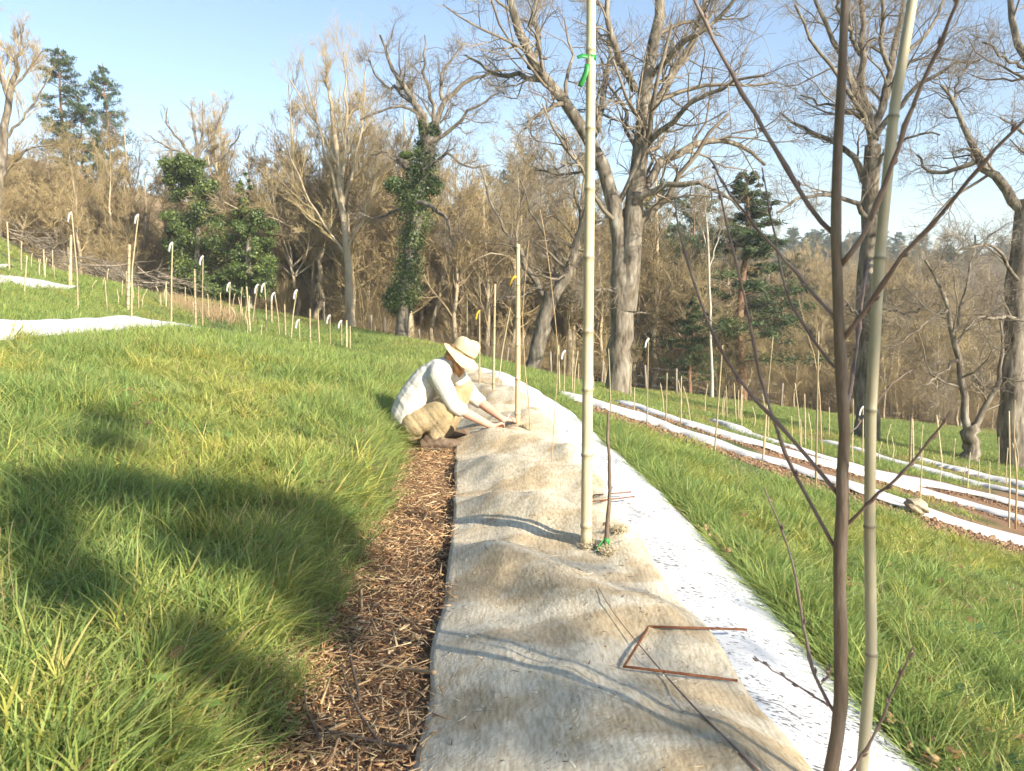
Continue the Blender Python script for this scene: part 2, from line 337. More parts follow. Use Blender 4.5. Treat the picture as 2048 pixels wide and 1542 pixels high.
# tufts that overhang the path and fringe the sheets
ye = rng.uniform(1.1, 12, 1500); qe = rng.uniform(-1.25, -.94, 1500); xe = x_of(qe, ye)
yr = rng.uniform(1.1, 12.5, 1100); qr = rng.uniform(.98, 1.25, 1100); xr = x_of(qr, yr)
ym = rng.uniform(4.5, 14, 700); qm = rng.uniform(-4.62, -4.25, 700); xm = x_of(qm, ym)
x = np.concatenate([xe, xr, xm]); y = np.concatenate([ye, yr, ym]); q = q_of(x, y); n = len(x); u = rng.uniform(0, 1, n)
idx = np.where(u < np.where(q < 0, .22, .05), 2, np.where(u < .6, 0, 1)); s = rng.uniform(.55, 1.05, n) * (.7 + .6 * fbm(x / .5, y / .5, 42, 2)) * np.where(q < -4, .5, 1)
scatter('edge_grass', np.stack([x, y, hz(x, y) - .005], 1), np.stack([rng.normal(0, .15, n), rng.normal(0, .15, n), rng.uniform(0, 6.28, n)], 1), np.stack([s, s, s], 1), idx, CE, 'grass tufts overhanging the path and fringing the white sheet')
# broad-leaved weeds and clover low in the grass, dry stalks standing out of it
A = Acc(); r = np.random.default_rng(91); n = 520; x, y = spray(n, 1.3, 5.5, .6); q = q_of(x, y); k = ok_grass(x, y, q, .03); x, y = x[k], y[k]; n = len(x)
for i in range(n):
    nl = r.integers(5, 10); an = r.uniform(0, 6.28, nl); h = r.uniform(.02, .09, nl); rr = r.uniform(.02, .08, nl); L = r.uniform(.012, .034, nl); c = np.stack([x[i] + rr * np.cos(an), y[i] + rr * np.sin(an), hz(x[i], y[i]) + h], 1)
    d = np.stack([np.cos(an), np.sin(an), r.uniform(-.3, .4, nl)], 1); sd_ = np.stack([-np.sin(an), np.cos(an), r.normal(0, .2, nl)], 1)
    V = np.stack([c - d * L[:, None], c - d * L[:, None] * .3 + sd_ * L[:, None] * .55, c + d * L[:, None] * .5 + sd_ * L[:, None] * .45, c + d * L[:, None], c + d * L[:, None] * .5 - sd_ * L[:, None] * .45, c - d * L[:, None] * .3 - sd_ * L[:, None] * .55], 1)
    o = (np.arange(nl) * 6)[:, None]; Q = np.concatenate([o + np.array([[0, 1, 2, 5]]), o + np.array([[5, 2, 3, 4]])]); cc = np.array([(.12, .21, .06), (.17, .26, .07), (.22, .28, .08), (.10, .17, .07), (.36, .21, .10), (.26, .15, .08)])[r.integers(0, 6)]
    A.add(V.reshape(-1, 3), Q, None, cc * r.uniform(.8, 1.2))
n = 330; x, y = spray(n, 1.4, 9, .8); q = q_of(x, y); k = ok_grass(x, y, q, .02); x, y = x[k], y[k]; n = len(x); y_ = y
p0 = np.stack([x, y_, hz(x, y_)], 1); d = r.normal(0, .35, (n, 3)); d[:, 2] = 1; d = nrm(d); L = r.uniform(.12, .36, n); st = [p0]
for i_ in range(5): d = nrm(d + r.normal(0, .1, d.shape) - np.array([0, 0, .10])); st.append(st[-1] + d * (L / 5)[:, None])
P = np.stack(st, 1); V, Q, _ = tubes(P, np.linspace(.0016, .0008, 6)[None] * np.ones((n, 1)), 3); A.add(V, Q, None, np.repeat(np.array([(.45, .37, .18), (.36, .28, .13), (.52, .45, .26)])[r.integers(0, 3, n)], 18, 0))
wo = obj('meadow_weeds', A.mesh('meadow_weeds', True, None, True), M['grass']); tag(wo, 'low clover, broad leaves and dry stalks among the near grass', None, None, 'stuff')
# shorter grass of the field
x, y = spray(5200, 8.5, 47.0, .75); q = q_of(x, y)
fo_ = (y > edge_y(x) + 1) | ((q < -14) & (y > 20))
k = ok_grass(x, y, q, .32) & ~fo_; x, y, q = x[k], y[k], q[k]; n = len(x)
yel = fbm(x / 2.5, y / 2.5, 57, 2) + .25 * sstep(30, 46, y); u = rng.uniform(0, 1, n)
idx = np.where(yel > .62, np.where(u < .75, 2, 4), np.where(u < .45, 0, np.where(u < .8, 1, np.where(u < .96, 3, 4))))
s = rng.uniform(.7, 1.2, n) * (0.9 + .4 * fbm(x / 1.1, y / 1.1, 61, 2)); wd = .75 + y / 70
scatter('field_grass', np.stack([x, y, hz(x, y) - .01], 1), lay(x, y, .03), np.stack([wd, wd, s], 1), idx, CF, 'short sunlit grass of the sloping field between the rows')

# ------------------------------------------------------------------ the row: mulch path, felt mat, white sheet
M['felt'] = mat('felt', [(.52, .45, .325), (.63, .55, .405), (.70, .62, .465), (.75, .68, .53)], 4.5, .95, 12, (1, 1, 1), bump=.3, bscale=95, lo=.3, hi=.72)
def felt_nodes(m):
    t = m.node_tree; N = t.nodes; L = t.links; b = N['Principled BSDF']
    src = b.inputs['Base Color'].links[0].from_socket
    tc = [n for n in N if n.type == 'TEX_COORD'][0]
    mp = N.new('ShaderNodeMapping'); mp.inputs['Rotation'].default_value = (0, 0, .55); mp.inputs['Scale'].default_value = (.8, 1.7, 1)
    L.new(tc.outputs['Object'], mp.inputs[0])
    n1 = N.new('ShaderNodeTexNoise'); n1.inputs['Scale'].default_value = 2.1; n1.inputs['Detail'].default_value = 9; n1.inputs['Distortion'].default_value = .35
    L.new(mp.outputs[0], n1.inputs[0]); r1 = N.new('ShaderNodeValToRGB'); r1.color_ramp.elements[0].position = .49; r1.color_ramp.elements[1].position = .585
    r1.color_ramp.elements[0].color = (0, 0, 0, 1); r1.color_ramp.elements[1].color = (.55, .55, .55, 1); L.new(n1.outputs['Fac'], r1.inputs[0])
    mx = N.new('ShaderNodeMix'); mx.data_type = 'RGBA'; L.new(r1.outputs[0], mx.inputs[0]); L.new(src, mx.inputs[6]); mx.inputs[7].default_value = (.44, .30, .14, 1)
    mp2 = N.new('ShaderNodeMapping'); mp2.inputs['Rotation'].default_value = (0, 0, .9); mp2.inputs['Scale'].default_value = (1, .22, 1); L.new(tc.outputs['Object'], mp2.inputs[0])
    n2 = N.new('ShaderNodeTexNoise'); n2.inputs['Scale'].default_value = 85; n2.inputs['Detail'].default_value = 5; L.new(mp2.outputs[0], n2.inputs[0])
    r2 = N.new('ShaderNodeValToRGB'); r2.color_ramp.elements[0].position = .3; r2.color_ramp.elements[1].position = .62
    r2.color_ramp.elements[0].color = (.62, .57, .49, 1); r2.color_ramp.elements[1].color = (1.05, 1.05, 1.05, 1); L.new(n2.outputs['Fac'], r2.inputs[0])
    m2 = N.new('ShaderNodeMix'); m2.data_type = 'RGBA'; m2.blend_type = 'MULTIPLY'; m2.inputs[0].default_value = .8
    L.new(mx.outputs[2], m2.inputs[6]); L.new(r2.outputs[0], m2.inputs[7]); L.new(m2.outputs[2], b.inputs['Base Color'])
felt_nodes(M['felt'])
def bumps(q, y):
    w = y + .95 * q + .25 * (fbm(q * 1.4, y * .8, 77, 2) - .5) * 2
    b = np.sin(w * 2 * math.pi / .95) * .5 + .5
    b = b ** 1.4 * (.3 + 1.0 * fbm(y * .8, q * .9, 78, 2))
    return .13 * b + .045 * (fbm(q * 5, y * 4, 79, 2) - .5) + .012 * (fbm(q * 14, y * 12, 80, 2) - .5)
def felt_right(y): return np.interp(y, [1, 2, 3.5, 6.3, 9, 12.5], [.54, .515, .41, .35, .30, .2])
yy = np.arange(.9, 12.6, .033); tt = np.linspace(0, 1, 44)
YY, TT = np.meshgrid(yy, tt, indexing='ij')
ql = -.50 + .012 * (fbm(yy * 2.2, yy * 0, 71, 2) - .5) * 2 + .006 * np.sin(yy * 9)
QQ = ql[:, None] * (1 - TT) + (felt_right(yy) + .01 * np.sin(yy * 7))[:, None] * TT
HX = x_of(QQ, YY)
fz = np.interp(QQ, [-.55, -.46, -.3, -.05, .33, .55], [-.012, .004, .04, .075, .055, .0])
hump = .09 * np.exp(-((YY - 6.75) / .45) ** 2 - ((QQ - .15) / .28) ** 2)
def felt_z(q, y):
    q = np.asarray(q, float); y = np.asarray(y, float)
    return np.interp(q, [-.55, -.46, -.3, -.05, .33, .55], [-.012, .004, .04, .075, .055, .0]) + bumps(q, y) * np.interp(q, [-.5, -.25, .3, .55], [.35, 1, 1, .5]) + .09 * np.exp(-((y - 6.75) / .45) ** 2 - ((q - .15) / .28) ** 2) + .02
HZ = felt_z(QQ, YY)
n0, n1_ = YY.shape; ii = np.arange(n0 * n1_).reshape(n0, n1_)
Qf = np.stack([ii[:-1, :-1], ii[:-1, 1:], ii[1:, 1:], ii[1:, :-1]], -1).reshape(-1, 4)
fm = obj('felt_mat', np_mesh('felt_mat', np.stack([HX, YY, HZ], -1), Qf), M['felt'])
tag(fm, 'stained beige felt mat wrinkled over the planted ridge', 'felt mat')
sd = fm.modifiers.new('thick', 'SOLIDIFY'); sd.thickness = .009; sd.offset = -1

M['sheet'] = mat('sheet', [(.50, .51, .52), (.64, .64, .63), (.72, .72, .70)], 3.0, .9, 5, bump=.25, bscale=70)
def sheet_nodes(m):
    t = m.node_tree; N = t.nodes; L = t.links; b = N['Principled BSDF']; src = b.inputs['Base Color'].links[0].from_socket
    tc = [n for n in N if n.type == 'TEX_COORD'][0]
    mp2 = N.new('ShaderNodeMapping'); mp2.inputs['Rotation'].default_value = (0, 0, .3); mp2.inputs['Scale'].default_value = (.5, 1.2, 1); L.new(tc.outputs['Object'], mp2.inputs[0])
    a = N.new('ShaderNodeTexNoise'); a.inputs['Scale'].default_value = 75; a.inputs['Detail'].default_value = 4; L.new(mp2.outputs[0], a.inputs[0])
    c = N.new('ShaderNodeTexNoise'); c.inputs['Scale'].default_value = 3.2; c.inputs['Detail'].default_value = 4; L.new(tc.outputs['Object'], c.inputs[0])
    ad = N.new('ShaderNodeMath'); ad.operation = 'MULTIPLY_ADD'; ad.inputs[1].default_value = .55; L.new(c.outputs['Fac'], ad.inputs[0]); L.new(a.outputs['Fac'], ad.inputs[2])
    r = N.new('ShaderNodeValToRGB'); r.color_ramp.elements[0].position = .84; r.color_ramp.elements[1].position = .92
    r.color_ramp.elements[0].color = (0, 0, 0, 1); r.color_ramp.elements[1].color = (.85, .85, .85, 1); L.new(ad.outputs[0], r.inputs[0])
    mx = N.new('ShaderNodeMix'); mx.data_type = 'RGBA'; L.new(r.outputs[0], mx.inputs[0]); L.new(src, mx.inputs[6]); mx.inputs[7].default_value = (.055, .05, .045, 1)
    L.new(mx.outputs[2], b.inputs['Base Color'])
sheet_nodes(M['sheet'])
M['sheet_clean'] = mat('sheet_clean', [(.42, .41, .38), (.60, .59, .57), (.68, .67, .65)], 3.0, .9, 6, bump=.3, bscale=30)
yy = np.arange(.9, 12.9, .05); tt = np.linspace(0, 1, 26); YY, TT = np.meshgrid(yy, tt, indexing='ij')
qr_ = np.interp(yy, [1, 2, 4.6, 7, 10, 13], [.97, .95, .93, .93, .9, .7]) + .02 * (fbm(yy * 1.5, yy * 0 + 3, 72, 2) - .5)
ql2 = np.interp(yy, [1, 8, 9, 13], [.1, .0, -.3, -.25])
QQ = ql2[:, None] * (1 - TT) + qr_[:, None] * TT
under = -.10 * (1 - sstep(-.10, -.02, QQ - felt_right(YY))) * (YY < 8.5)
SZ = under + np.interp(QQ, [-.5, -.05, .33, .6, 1.0], [.02, .068, .05, -.01, -.165]) + .012 + .045 * (fbm(QQ * 3.2, YY * 2.2, 73, 3) - .5) * sstep(.3, .6, QQ) + .05 * fbm(QQ * 2, YY * 1.1, 74, 2) * sstep(7.5, 9, YY)
ii = np.arange(YY.size).reshape(YY.shape)
Qf = np.stack([ii[:-1, :-1], ii[:-1, 1:], ii[1:, 1:], ii[1:, :-1]], -1).reshape(-1, 4)
ws = obj('white_sheet', np_mesh('white_sheet', np.stack([x_of(QQ, YY), YY, SZ], -1), Qf), M['sheet'])
tag(ws, 'white mulch sheet flecked with dirt on the downhill side of the felt mat', 'mulch sheet')

def strip(name, A, B, label, group=None, lift=.03, wid=6, seed=1, mound=.05):
    n = 110; A = resample(A, n); B = resample(B, n); t = np.linspace(0, 1, wid)
    P = A[:, None] * (1 - t)[None, :, None] + B[:, None] * t[None, :, None]
    dirw = nrm(A[:, :2] - B[:, :2]); s = np.linspace(0, 40, n)
    P[:, 0, :2] += dirw * .07 * (fbm(s, s * 0, seed, 2) - .5)[:, None] * 2; P[:, -1, :2] -= dirw * .07 * (fbm(s, s * 0 + 5, seed, 2) - .5)[:, None] * 2
    prof = np.sin(t * math.pi) * mound
    P[:, :, 2] = hz(P[:, :, 0], P[:, :, 1]) + lift + prof[None] + .05 * (fbm(P[:, :, 0] * 1.6, P[:, :, 1] * 1.6, seed + 9, 2) - .3)
    P[:, 0, 2] -= .02; P[:, -1, 2] -= .05
    ii = np.arange(n * wid).reshape(n, wid); Qs = np.stack([ii[:-1, :-1], ii[:-1, 1:], ii[1:, 1:], ii[1:, :-1]], -1).reshape(-1, 4)
    o = obj(name, np_mesh(name, P, Qs), M['sheet_clean']); tag(o, label, 'mulch sheet', group)
    md = o.modifiers.new('thick', 'SOLIDIFY'); md.thickness = .01; md.offset = -1
    return o
ordn = ['nearest', 'second', 'third', 'fourth', 'fifth']
for i, (A, Bp) in enumerate(row_pts):
    strip('white_sheet', A, Bp, f'long white mulch sheet on the lower slope, {ordn[i]} row down from the felt mat', 'white sheets on the lower slope', .055, 6, 90 + i, .02)
# upper slope rows
def contour(q, y0, y1, n=30): 
    y = np.linspace(y0, y1, n); x = x_of(q, y); return np.stack([x, y, hz(x, y)], 1)
strip('white_sheet', contour(-5.5, 5, 16), contour(-4.7, 5, 15.4), 'broad white mulch sheet just behind the near grass bank on the upper slope', 'white sheets on the upper slope', .05, 8, 121, .03)
strip('white_sheet', contour(-5.6, 17.5, 21), contour(-4.7, 17.3, 20.6), 'short white mulch sheet on the upper slope left of the crouching person', 'white sheets on the upper slope', .08, 6, 122)
for (a, b, w, lb) in (([(-60, 551), (60, 563), (165, 581)], 0, 15, 'white mulch sheet tapering to a point on the upper slope'), ([(-60, 530), (0, 536), (38, 539)], 0, 8, 'small white mulch sheet at the far upper edge of the slope')):
    A = np.array([onground(*p) for p in a]); B = np.array([onground(p[0] - 30, p[1] + w * (1 if i < 2 else .3)) for i, p in enumerate(a)])
    strip('white_sheet', A, B, lb, 'white sheets on the upper slope', .08, 6, 123 + w)

# mulch: chips, straw and bits of bark
M['mulch'] = mat('mulch', [(.8, .8, .8), (1, 1, 1), (1.2, 1.2, 1.2)], 30, .9, 4, attr=True)
def chips(n, ys, qs, len_, wid_, pal, lift, zf, r):
    y = ys(n); q = qs(n, y); x = x_of(q, y); z = zf(q, x, y) + r.uniform(0, lift, n)
    L = r.uniform(*len_, n) * r.uniform(.5, 1, n); w = np.minimum(r.uniform(*wid_, n), L * .5); th = w * r.uniform(.25, .6, n)
    a = r.uniform(0, math.pi, n); el = r.normal(0, .28, n)
    d = np.stack([np.cos(a) * np.cos(el), np.sin(a) * np.cos(el), np.sin(el)], 1)
    up = nrm(np.stack([r.normal(0, .4, n), r.normal(0, .4, n), np.ones(n)], 1)); sdv = nrm(np.cross(d, up)); up = np.cross(sdv, d)
    c = np.stack([x, y, z], 1); V = []
    for sl in (-1, 1):
        for sw, su in ((-1, -1), (1, -1), (1, 1), (-1, 1)):
            tp = (r.uniform(.4, 1, n) if sl > 0 else 1)
            V.append(c + d * (L / 2 * sl)[:, None] + sdv * (w / 2 * sw * tp)[:, None] + up * (th / 2 * su)[:, None])
    V = np.stack(V, 1); o = (np.arange(n) * 8)[:, None]
    Q = np.concatenate([o + np.array([f]) for f in ((0, 1, 5, 4), (1, 2, 6, 5), (2, 3, 7, 6), (3, 0, 4, 7), (3, 2, 1, 0), (4, 5, 6, 7))])
    pal = np.asarray(pal); C = np.repeat(pal[r.integers(0, len(pal), n)] * r.uniform(.7, 1.3, (n, 1)), 8, 0)
    return V.reshape(-1, 3), Q, C
BRN = [(.36, .20, .09), (.48, .285, .14), (.55, .345, .18), (.27, .15, .08), (.62, .44, .25), (.40, .25, .14), (.17, .11, .07)]
STR = [(.58, .42, .22), (.66, .50, .29), (.50, .34, .17)]
acc = Acc(); zp = lambda q, x, y: np.minimum(hz(x, y), .08 + 0 * x)
yf = lambda n: 1.2 * (9.5 / 1.2) ** rng.uniform(0, 1, n)
qf = lambda n, y: rng.uniform(-1.03, -.44, n)
for a in ((5500, (.012, .05), (.003, .009), BRN, .03), (9000, (.02, .09), (.0015, .004), BRN[:5] + STR, .045), (800, (.05, .15), (.003, .008), STR + BRN[:3], .05)):
    V, Q, C = chips(a[0], yf, qf, a[1], a[2], a[3], a[4], zp, rng); acc.add(V, Q, None, C)
mo = obj('mulch', acc.mesh('mulch', False, None, True), M['mulch']); tag(mo, 'brown wood chip and straw mulch filling the narrow path', None, None, 'stuff')
# straw bits lying on the felt
acc = Acc(); zfelt = lambda q, x, y: felt_z(q, y) + .003
def qfelt(n, y): return rng.uniform(-.46, .36, n)
V, Q, C = chips(520, lambda n: 1.2 * (7 / 1.2) ** rng.uniform(0, 1, n), qfelt, (.01, .05), (.0015, .003), [(.62, .55, .40), (.7, .64, .5), (.5, .4, .25)], .002, zfelt, rng); acc.add(V, Q, None, C)
V, Q, C = chips(420, lambda n: 1.2 * (8 / 1.2) ** rng.uniform(0, 1, n), qfelt, (.006, .03), (.0012, .003), BRN[3:] + [(.06, .045, .035)], .002, zfelt, rng); acc.add(V, Q, None, C)
bo = obj('straw_bits', acc.mesh('straw_bits', False, None, True), M['mulch']); tag(bo, 'loose straw and bark bits lying on the felt mat', None, None, 'stuff')
# crumbled earth beside the lower rows
acc = Acc()
for ri, (A, Bp) in enumerate(row_pts[:3]):
    Bq = resample(Bp, 400); n = 5500 if ri == 0 else 2000; i = rng.integers(0, 399, n)
    dv = nrm(Bp[-1, :2] - Bp[0, :2]); pv = np.array([-dv[1], dv[0]]); pv = pv if pv[0] < 0 else -pv
    off = rng.uniform(-.05, .8 if ri == 0 else .45, n); c = Bq[i, :2] + pv[None] * off[:, None] + rng.normal(0, .05, (n, 2))
    r_ = rng.uniform(.005, .022, n) * np.where(rng.uniform(0, 1, n) < .06, 2.0, 1); z = hz(c[:, 0], c[:, 1]) + r_ * .4
    oct_ = np.array([(1, 0, 0), (-1, 0, 0), (0, 1, 0), (0, -1, 0), (0, 0, .8), (0, 0, -.8)], float)
    V = np.concatenate([c, z[:, None]], 1)[:, None] + oct_[None] * r_[:, None, None] * rng.uniform(.6, 1.3, (n, 6, 1))
    o = (np.arange(n) * 6)[:, None]
    T = np.concatenate([o + np.array([f]) for f in ((0, 2, 4), (2, 1, 4), (1, 3, 4), (3, 0, 4), (2, 0, 5), (1, 2, 5), (3, 1, 5), (0, 3, 5))])
    pal = np.array([(.22, .13, .075), (.16, .095, .055), (.28, .17, .10), (.34, .22, .13)])
    acc.add(V.reshape(-1, 3), None, T, np.repeat(pal[rng.integers(0, 4, n)], 6, 0))
n = 500; y = rng.uniform(1.5, 5.5, n); q = rng.normal(1.0, .025, n); q = np.where(fbm(y * 2.2, y * 0, 15, 2) > .58, q, 1.02); k = fbm(y * 2.2, y * 0, 15, 2) > .58; y, q = y[k], q[k]; n = len(y)
x = x_of(q, y); r_ = rng.uniform(.006, .02, n); V = np.stack([x, y, hz(x, y) + .02 + rng.uniform(0, .04, n)], 1)[:, None] + oct_[None] * r_[:, None, None]
o = (np.arange(n) * 6)[:, None]; T = np.concatenate([o + np.array([f]) for f in ((0, 2, 4), (2, 1, 4), (1, 3, 4), (3, 0, 4), (2, 0, 5), (1, 2, 5), (3, 1, 5), (0, 3, 5))])
acc.add(V.reshape(-1, 3), None, T, np.array([.38, .24, .13]))
eo = obj('soil_crumbs', acc.mesh('soil_crumbs', False, None, True), M['mulch']); tag(eo, 'crumbled brown earth along the white sheets', None, None, 'stuff')
# ------------------------------------------------------------------ trees
UP = np.array([0, 0, 1.0])
def grow_lines(r, start, d, length, r0, r1, n, gnarl, up):
    P = [start]; d = nrm(d); st = (length / (n - 1))[:, None]
    for i in range(1, n):
        d = nrm(d + r.normal(0, gnarl, d.shape) + up * UP); P.append(P[-1] + d * st)
    P = np.stack(P, 1); t = np.linspace(0, 1, n)[None]
    return P, r0[:, None] * (1 - t) + r1[:, None] * t
def sprout(r, P, R, per, t0, t1, ang, lr, rr, upb=0.0, Lp=None):
    """children of a batch of branches: per = children per parent"""
    B, n, _ = P.shape; pi = np.repeat(np.arange(B), per); m = len(pi)
    t = r.uniform(t0, t1, m); f = t * (n - 1); i = np.minimum(f.astype(int), n - 2); w = (f - i)[:, None]
    pos = P[pi, i] * (1 - w) + P[pi, i + 1] * w; tan = nrm(P[pi, i + 1] - P[pi, i])
    rad = R[pi, i] * (1 - w[:, 0]) + R[pi, i + 1] * w[:, 0]
    pr = nrm(np.cross(tan, r.normal(0, 1, (m, 3)))); pr = nrm(pr + upb * UP)
    a = np.radians(r.uniform(*ang, m))[:, None]; d = tan * np.cos(a) + pr * np.sin(a)
    if Lp is None: Lp = np.linalg.norm(np.diff(P, axis=1), axis=2).sum(1)
    L = Lp[pi] * r.uniform(*lr, m) * (1.15 - .55 * t)
    return pos, d, L, np.maximum(rad * rr, .003), pi
def twiggery(r, batches, levels, tip=.004, minr=.0):
    """levels: dicts per,t0,t1,ang,lr,rr,n,gnarl,up,k"""
    out = []; cur = batches
    for lv in levels:
        nxt = []
        for P, R in cur:
            pos, d, L, rad, _ = sprout(r, P, R, lv['per'], lv.get('t0', .2), lv.get('t1', 1.0), lv['ang'], lv['lr'], lv.get('rr', .6), lv.get('upb', .2))
            rad = np.maximum(rad, minr); L = np.clip(L, lv.get('lmin', .1), lv.get('lmax', 9))
            C = grow_lines(r, pos, d, L, rad, np.minimum(rad, np.maximum(rad * .35, tip)), lv['n'], lv['gnarl'], lv['up'])
            nxt.append(C); out.append((C[0], C[1], lv['k']))
        cur = nxt
    return out
def mesh_of(batches, name, off=(0, 0, 0)):
    a = Acc()
    for P, R, k in batches: V, Q, _ = tubes(P, R, k); a.add(V, Q)
    return a.mesh(name, True, off)
def traced(limbs, Y, r, n=9, wig=.02):
    """limbs: list of (pixels [(px,py[,dy])], width px at start, width px at end)"""
    o = []
    for pts, w0, w1 in limbs:
        P = np.array([at(p[0], p[1], Y + (p[2] if len(p) > 2 else 0)) for p in pts]); P = resample(P, n, wig, r)
        R = np.linspace(w0, w1, n) * Y / FPX / 2
        o.append((P[None], R[None]))
    return o
def leaves(r, cen, rad, n, size, pal, flat=1.0, shell=.55):
    """n leaf quads through ellipsoids: cen (m,3), rad (m,3)"""
    cen = np.asarray(cen, float); rad = np.asarray(rad, float); i = r.integers(0, len(cen), n)
    d = nrm(r.normal(0, 1, (n, 3))); rr = (shell + (1 - shell) * r.uniform(0, 1, n)) * r.choice([1, 1, .75], n); p = cen[i] + d * rad[i] * rr[:, None]
    nv = nrm(d + r.normal(0, .8, (n, 3)) + .3 * UP); a = nrm(np.cross(nv, r.normal(0, 1, (n, 3)))); b = np.cross(nv, a) * flat
    s = (size * r.uniform(.6, 1.3, n))[:, None]
    V = np.stack([p - a * s, p - b * s * .6, p + a * s, p + b * s * .6], 1); o = (np.arange(n) * 4)[:, None]
    pal = np.asarray(pal); C = np.repeat(pal[r.integers(0, len(pal), n)] * r.uniform(.7, 1.3, (n, 1)), 4, 0)
    return V.reshape(-1, 3), o + np.array([[0, 1, 2, 3]]), C
OAK = [dict(per=10, t0=.12, ang=(35, 80), lr=(.25, .6), rr=.38, n=7, gnarl=.26, up=.04, k=4, lmin=.8, lmax=4.0, upb=.2),
       dict(per=6, t0=.2, ang=(30, 75), lr=(.35, .75), rr=.5, n=6, gnarl=.28, up=.03, k=3, lmin=.5, lmax=2.2, upb=.15),
       dict(per=9, t0=.1, ang=(25, 70), lr=(.35, .75), rr=.55, n=4, gnarl=.25, up=.03, k=3, lmin=.25, lmax=1.1)]
def hero(name, label, limbs, Y, seed, lv=OAK, nmain=3, bark='bark_oak', twig='twig_oak', tip=.0045, wig=.04, group=None, grp=None):
    r = np.random.default_rng(seed); tr = traced(limbs, Y, r, 11, wig)
    base = tr[0][0][0, 0]; gz = float(hz(base[0], base[1]))
    base_l = (base[0], base[1], min(base[2], gz))
    t = thing(name, label, 'tree', base_l, group)
    # flare of the trunk foot
    P0, R0 = tr[0]; R0 = R0.copy(); R0[0, 0] *= 1.5; R0[0, 1] *= 1.12; P0 = P0.copy(); P0[0, 0, 2] = base_l[2] - .25; tr[0] = (P0, R0)
    obj('trunk', mesh_of([(P, R, 12 if i < nmain else 7) for i, (P, R) in enumerate(tr)], 'trunk', base_l), M[bark], t)
    tw = twiggery(r, tr[1:], lv, tip)
    obj('crown', mesh_of(tw, 'crown', base_l), M[twig], t)
    return t, tr, base_l
# the big double-stemmed oak behind the tall cane
hero('oak_tree', 'big bare oak splitting into two stems just behind the tall bamboo pole', [
 ([(1234, 812), (1240, 740), (1243, 650), (1246, 590), (1249, 530)], 50, 44),
 ([(1243, 640), (1243, 560), (1241, 470), (1230, 400), (1214, 330), (1186, 270), (1132, 200), (1085, 160), (1040, 112), (1014, 60), (1012, -20), (1005, -90)], 36, 12),
 ([(1250, 620), (1258, 520), (1264, 440), (1268, 390), (1284, 310), (1291, 240), (1277, 185), (1304, 150), (1312, 80), (1322, 0), (1318, -120)], 46, 14),
 ([(1264, 420, .2), (1300, 345, .3), (1350, 302, .4), (1420, 277, .6), (1470, 276, .8), (1500, 300, 1), (1530, 330, 1.2)], 22, 6),
 ([(1270, 405, -.2), (1320, 372, -.6), (1390, 363, -1.2), (1440, 378, -1.6), (1480, 420, -1.8)], 15, 4),
 ([(1291, 240), (1330, 170, .5), (1380, 100, 1), (1405, 40, 1.4), (1420, -60, 1.5)], 20, 8),
 ([(1270, 180), (1240, 120, -.6), (1215, 60, -.8), (1210, -60, -1)], 16, 8),
 ([(1085, 160), (1040, 150, .5), (1000, 158, .8), (960, 130, 1.2), (930, 110, 1.4)], 12, 4),
 ([(1130, 200), (1090, 222, -.6), (1060, 240, -.9), (1042, 262, -1)], 11, 4),
 ([(1060, 135), (1080, 80, .6), (1062, 40, 1), (1075, -30, 1.4)], 13, 6),
 ([(1186, 270), (1208, 215, .8), (1206, 160, 1.1), (1225, 120, 1.6), (1218, 60, 2)], 17, 6),
 ([(1288, 300), (1340, 240, -1), (1400, 190, -1.5), (1470, 160, -2), (1530, 150, -2.4)], 13, 4),
 ([(1215, 330), (1160, 345, .6), (1110, 352, 1), (1070, 340, 1.4)], 8, 3),
 ([(1240, 585), (1215, 578, -.3), (1190, 580, -.6)], 6, 3),
 ([(1305, 150), (1350, 95, -.8), (1440, 40, -1.4), (1490, -40, -1.8)], 13, 5)], 22.5, 11)
# ivy-clad oak further back
ivy_t, tr, bl = hero('oak_tree', 'bare oak with its trunk wrapped in dark ivy, left of the crouching person', [
 ([(803, 722), (800, 640), (812, 560), (826, 470), (838, 390), (852, 320), (862, 275)], 24, 26),
 ([(862, 275), (848, 225), (806, 175), (780, 135), (770, 85), (760, 70)], 15, 4),
 ([(862, 280), (872, 240), (890, 195), (930, 165), (965, 148), (1010, 140)], 14, 4),
 ([(850, 310), (842, 260), (836, 215), (800, 205), (750, 228), (720, 240)], 9, 3),
 ([(868, 250), (866, 200), (845, 150), (848, 100), (850, 70)], 9, 3),
 ([(885, 200), (880, 160), (905, 110), (930, 85)], 8, 3),
 ([(858, 290, -1), (900, 262, -1.4), (950, 215, -1.8), (1000, 185, -2)], 9, 3),
 ([(836, 405, -1), (880, 420, -2), (905, 460, -2.5), (900, 480, -2.5)], 10, 4),
 ([(838, 400, 1), (790, 425, 1), (760, 440, 1), (720, 425, 1)], 9, 3),
 ([(845, 350, .5), (800, 330, 1), (770, 300, 1.2), (740, 310, 1.3)], 8, 3),
 ([(806, 175), (775, 180, .8), (750, 150, 1), (738, 120, 1)], 7, 3),
 ([(848, 340, -1), (900, 300, -2), (925, 340, -2), (980, 330, -2)], 7, 3)], 36, 12)
r = np.random.default_rng(3); a = Acc()
cen = []; rad = []
for px, py, w, h in [(800, 610, 36, 30), (812, 575, 44, 40), (800, 590, 30, 26), (818, 530, 40, 40), (822, 480, 42, 42), (832, 430, 40, 40), (825, 395, 48, 34), (838, 360, 42, 40), (848, 325, 34, 36), (852, 295, 28, 30), (866, 268, 20, 22), (846, 252, 10, 20), (790, 370, 34, 20), (786, 600, 24, 22), (870, 372, 22, 20), (812, 310, 18, 8)]:
    c = at(px, py, 36 + r.normal(0, .1)); cen.append(c - np.array(bl)); s = 36 / FPX; rad.append((w * s, .75 * w * s, h * s))
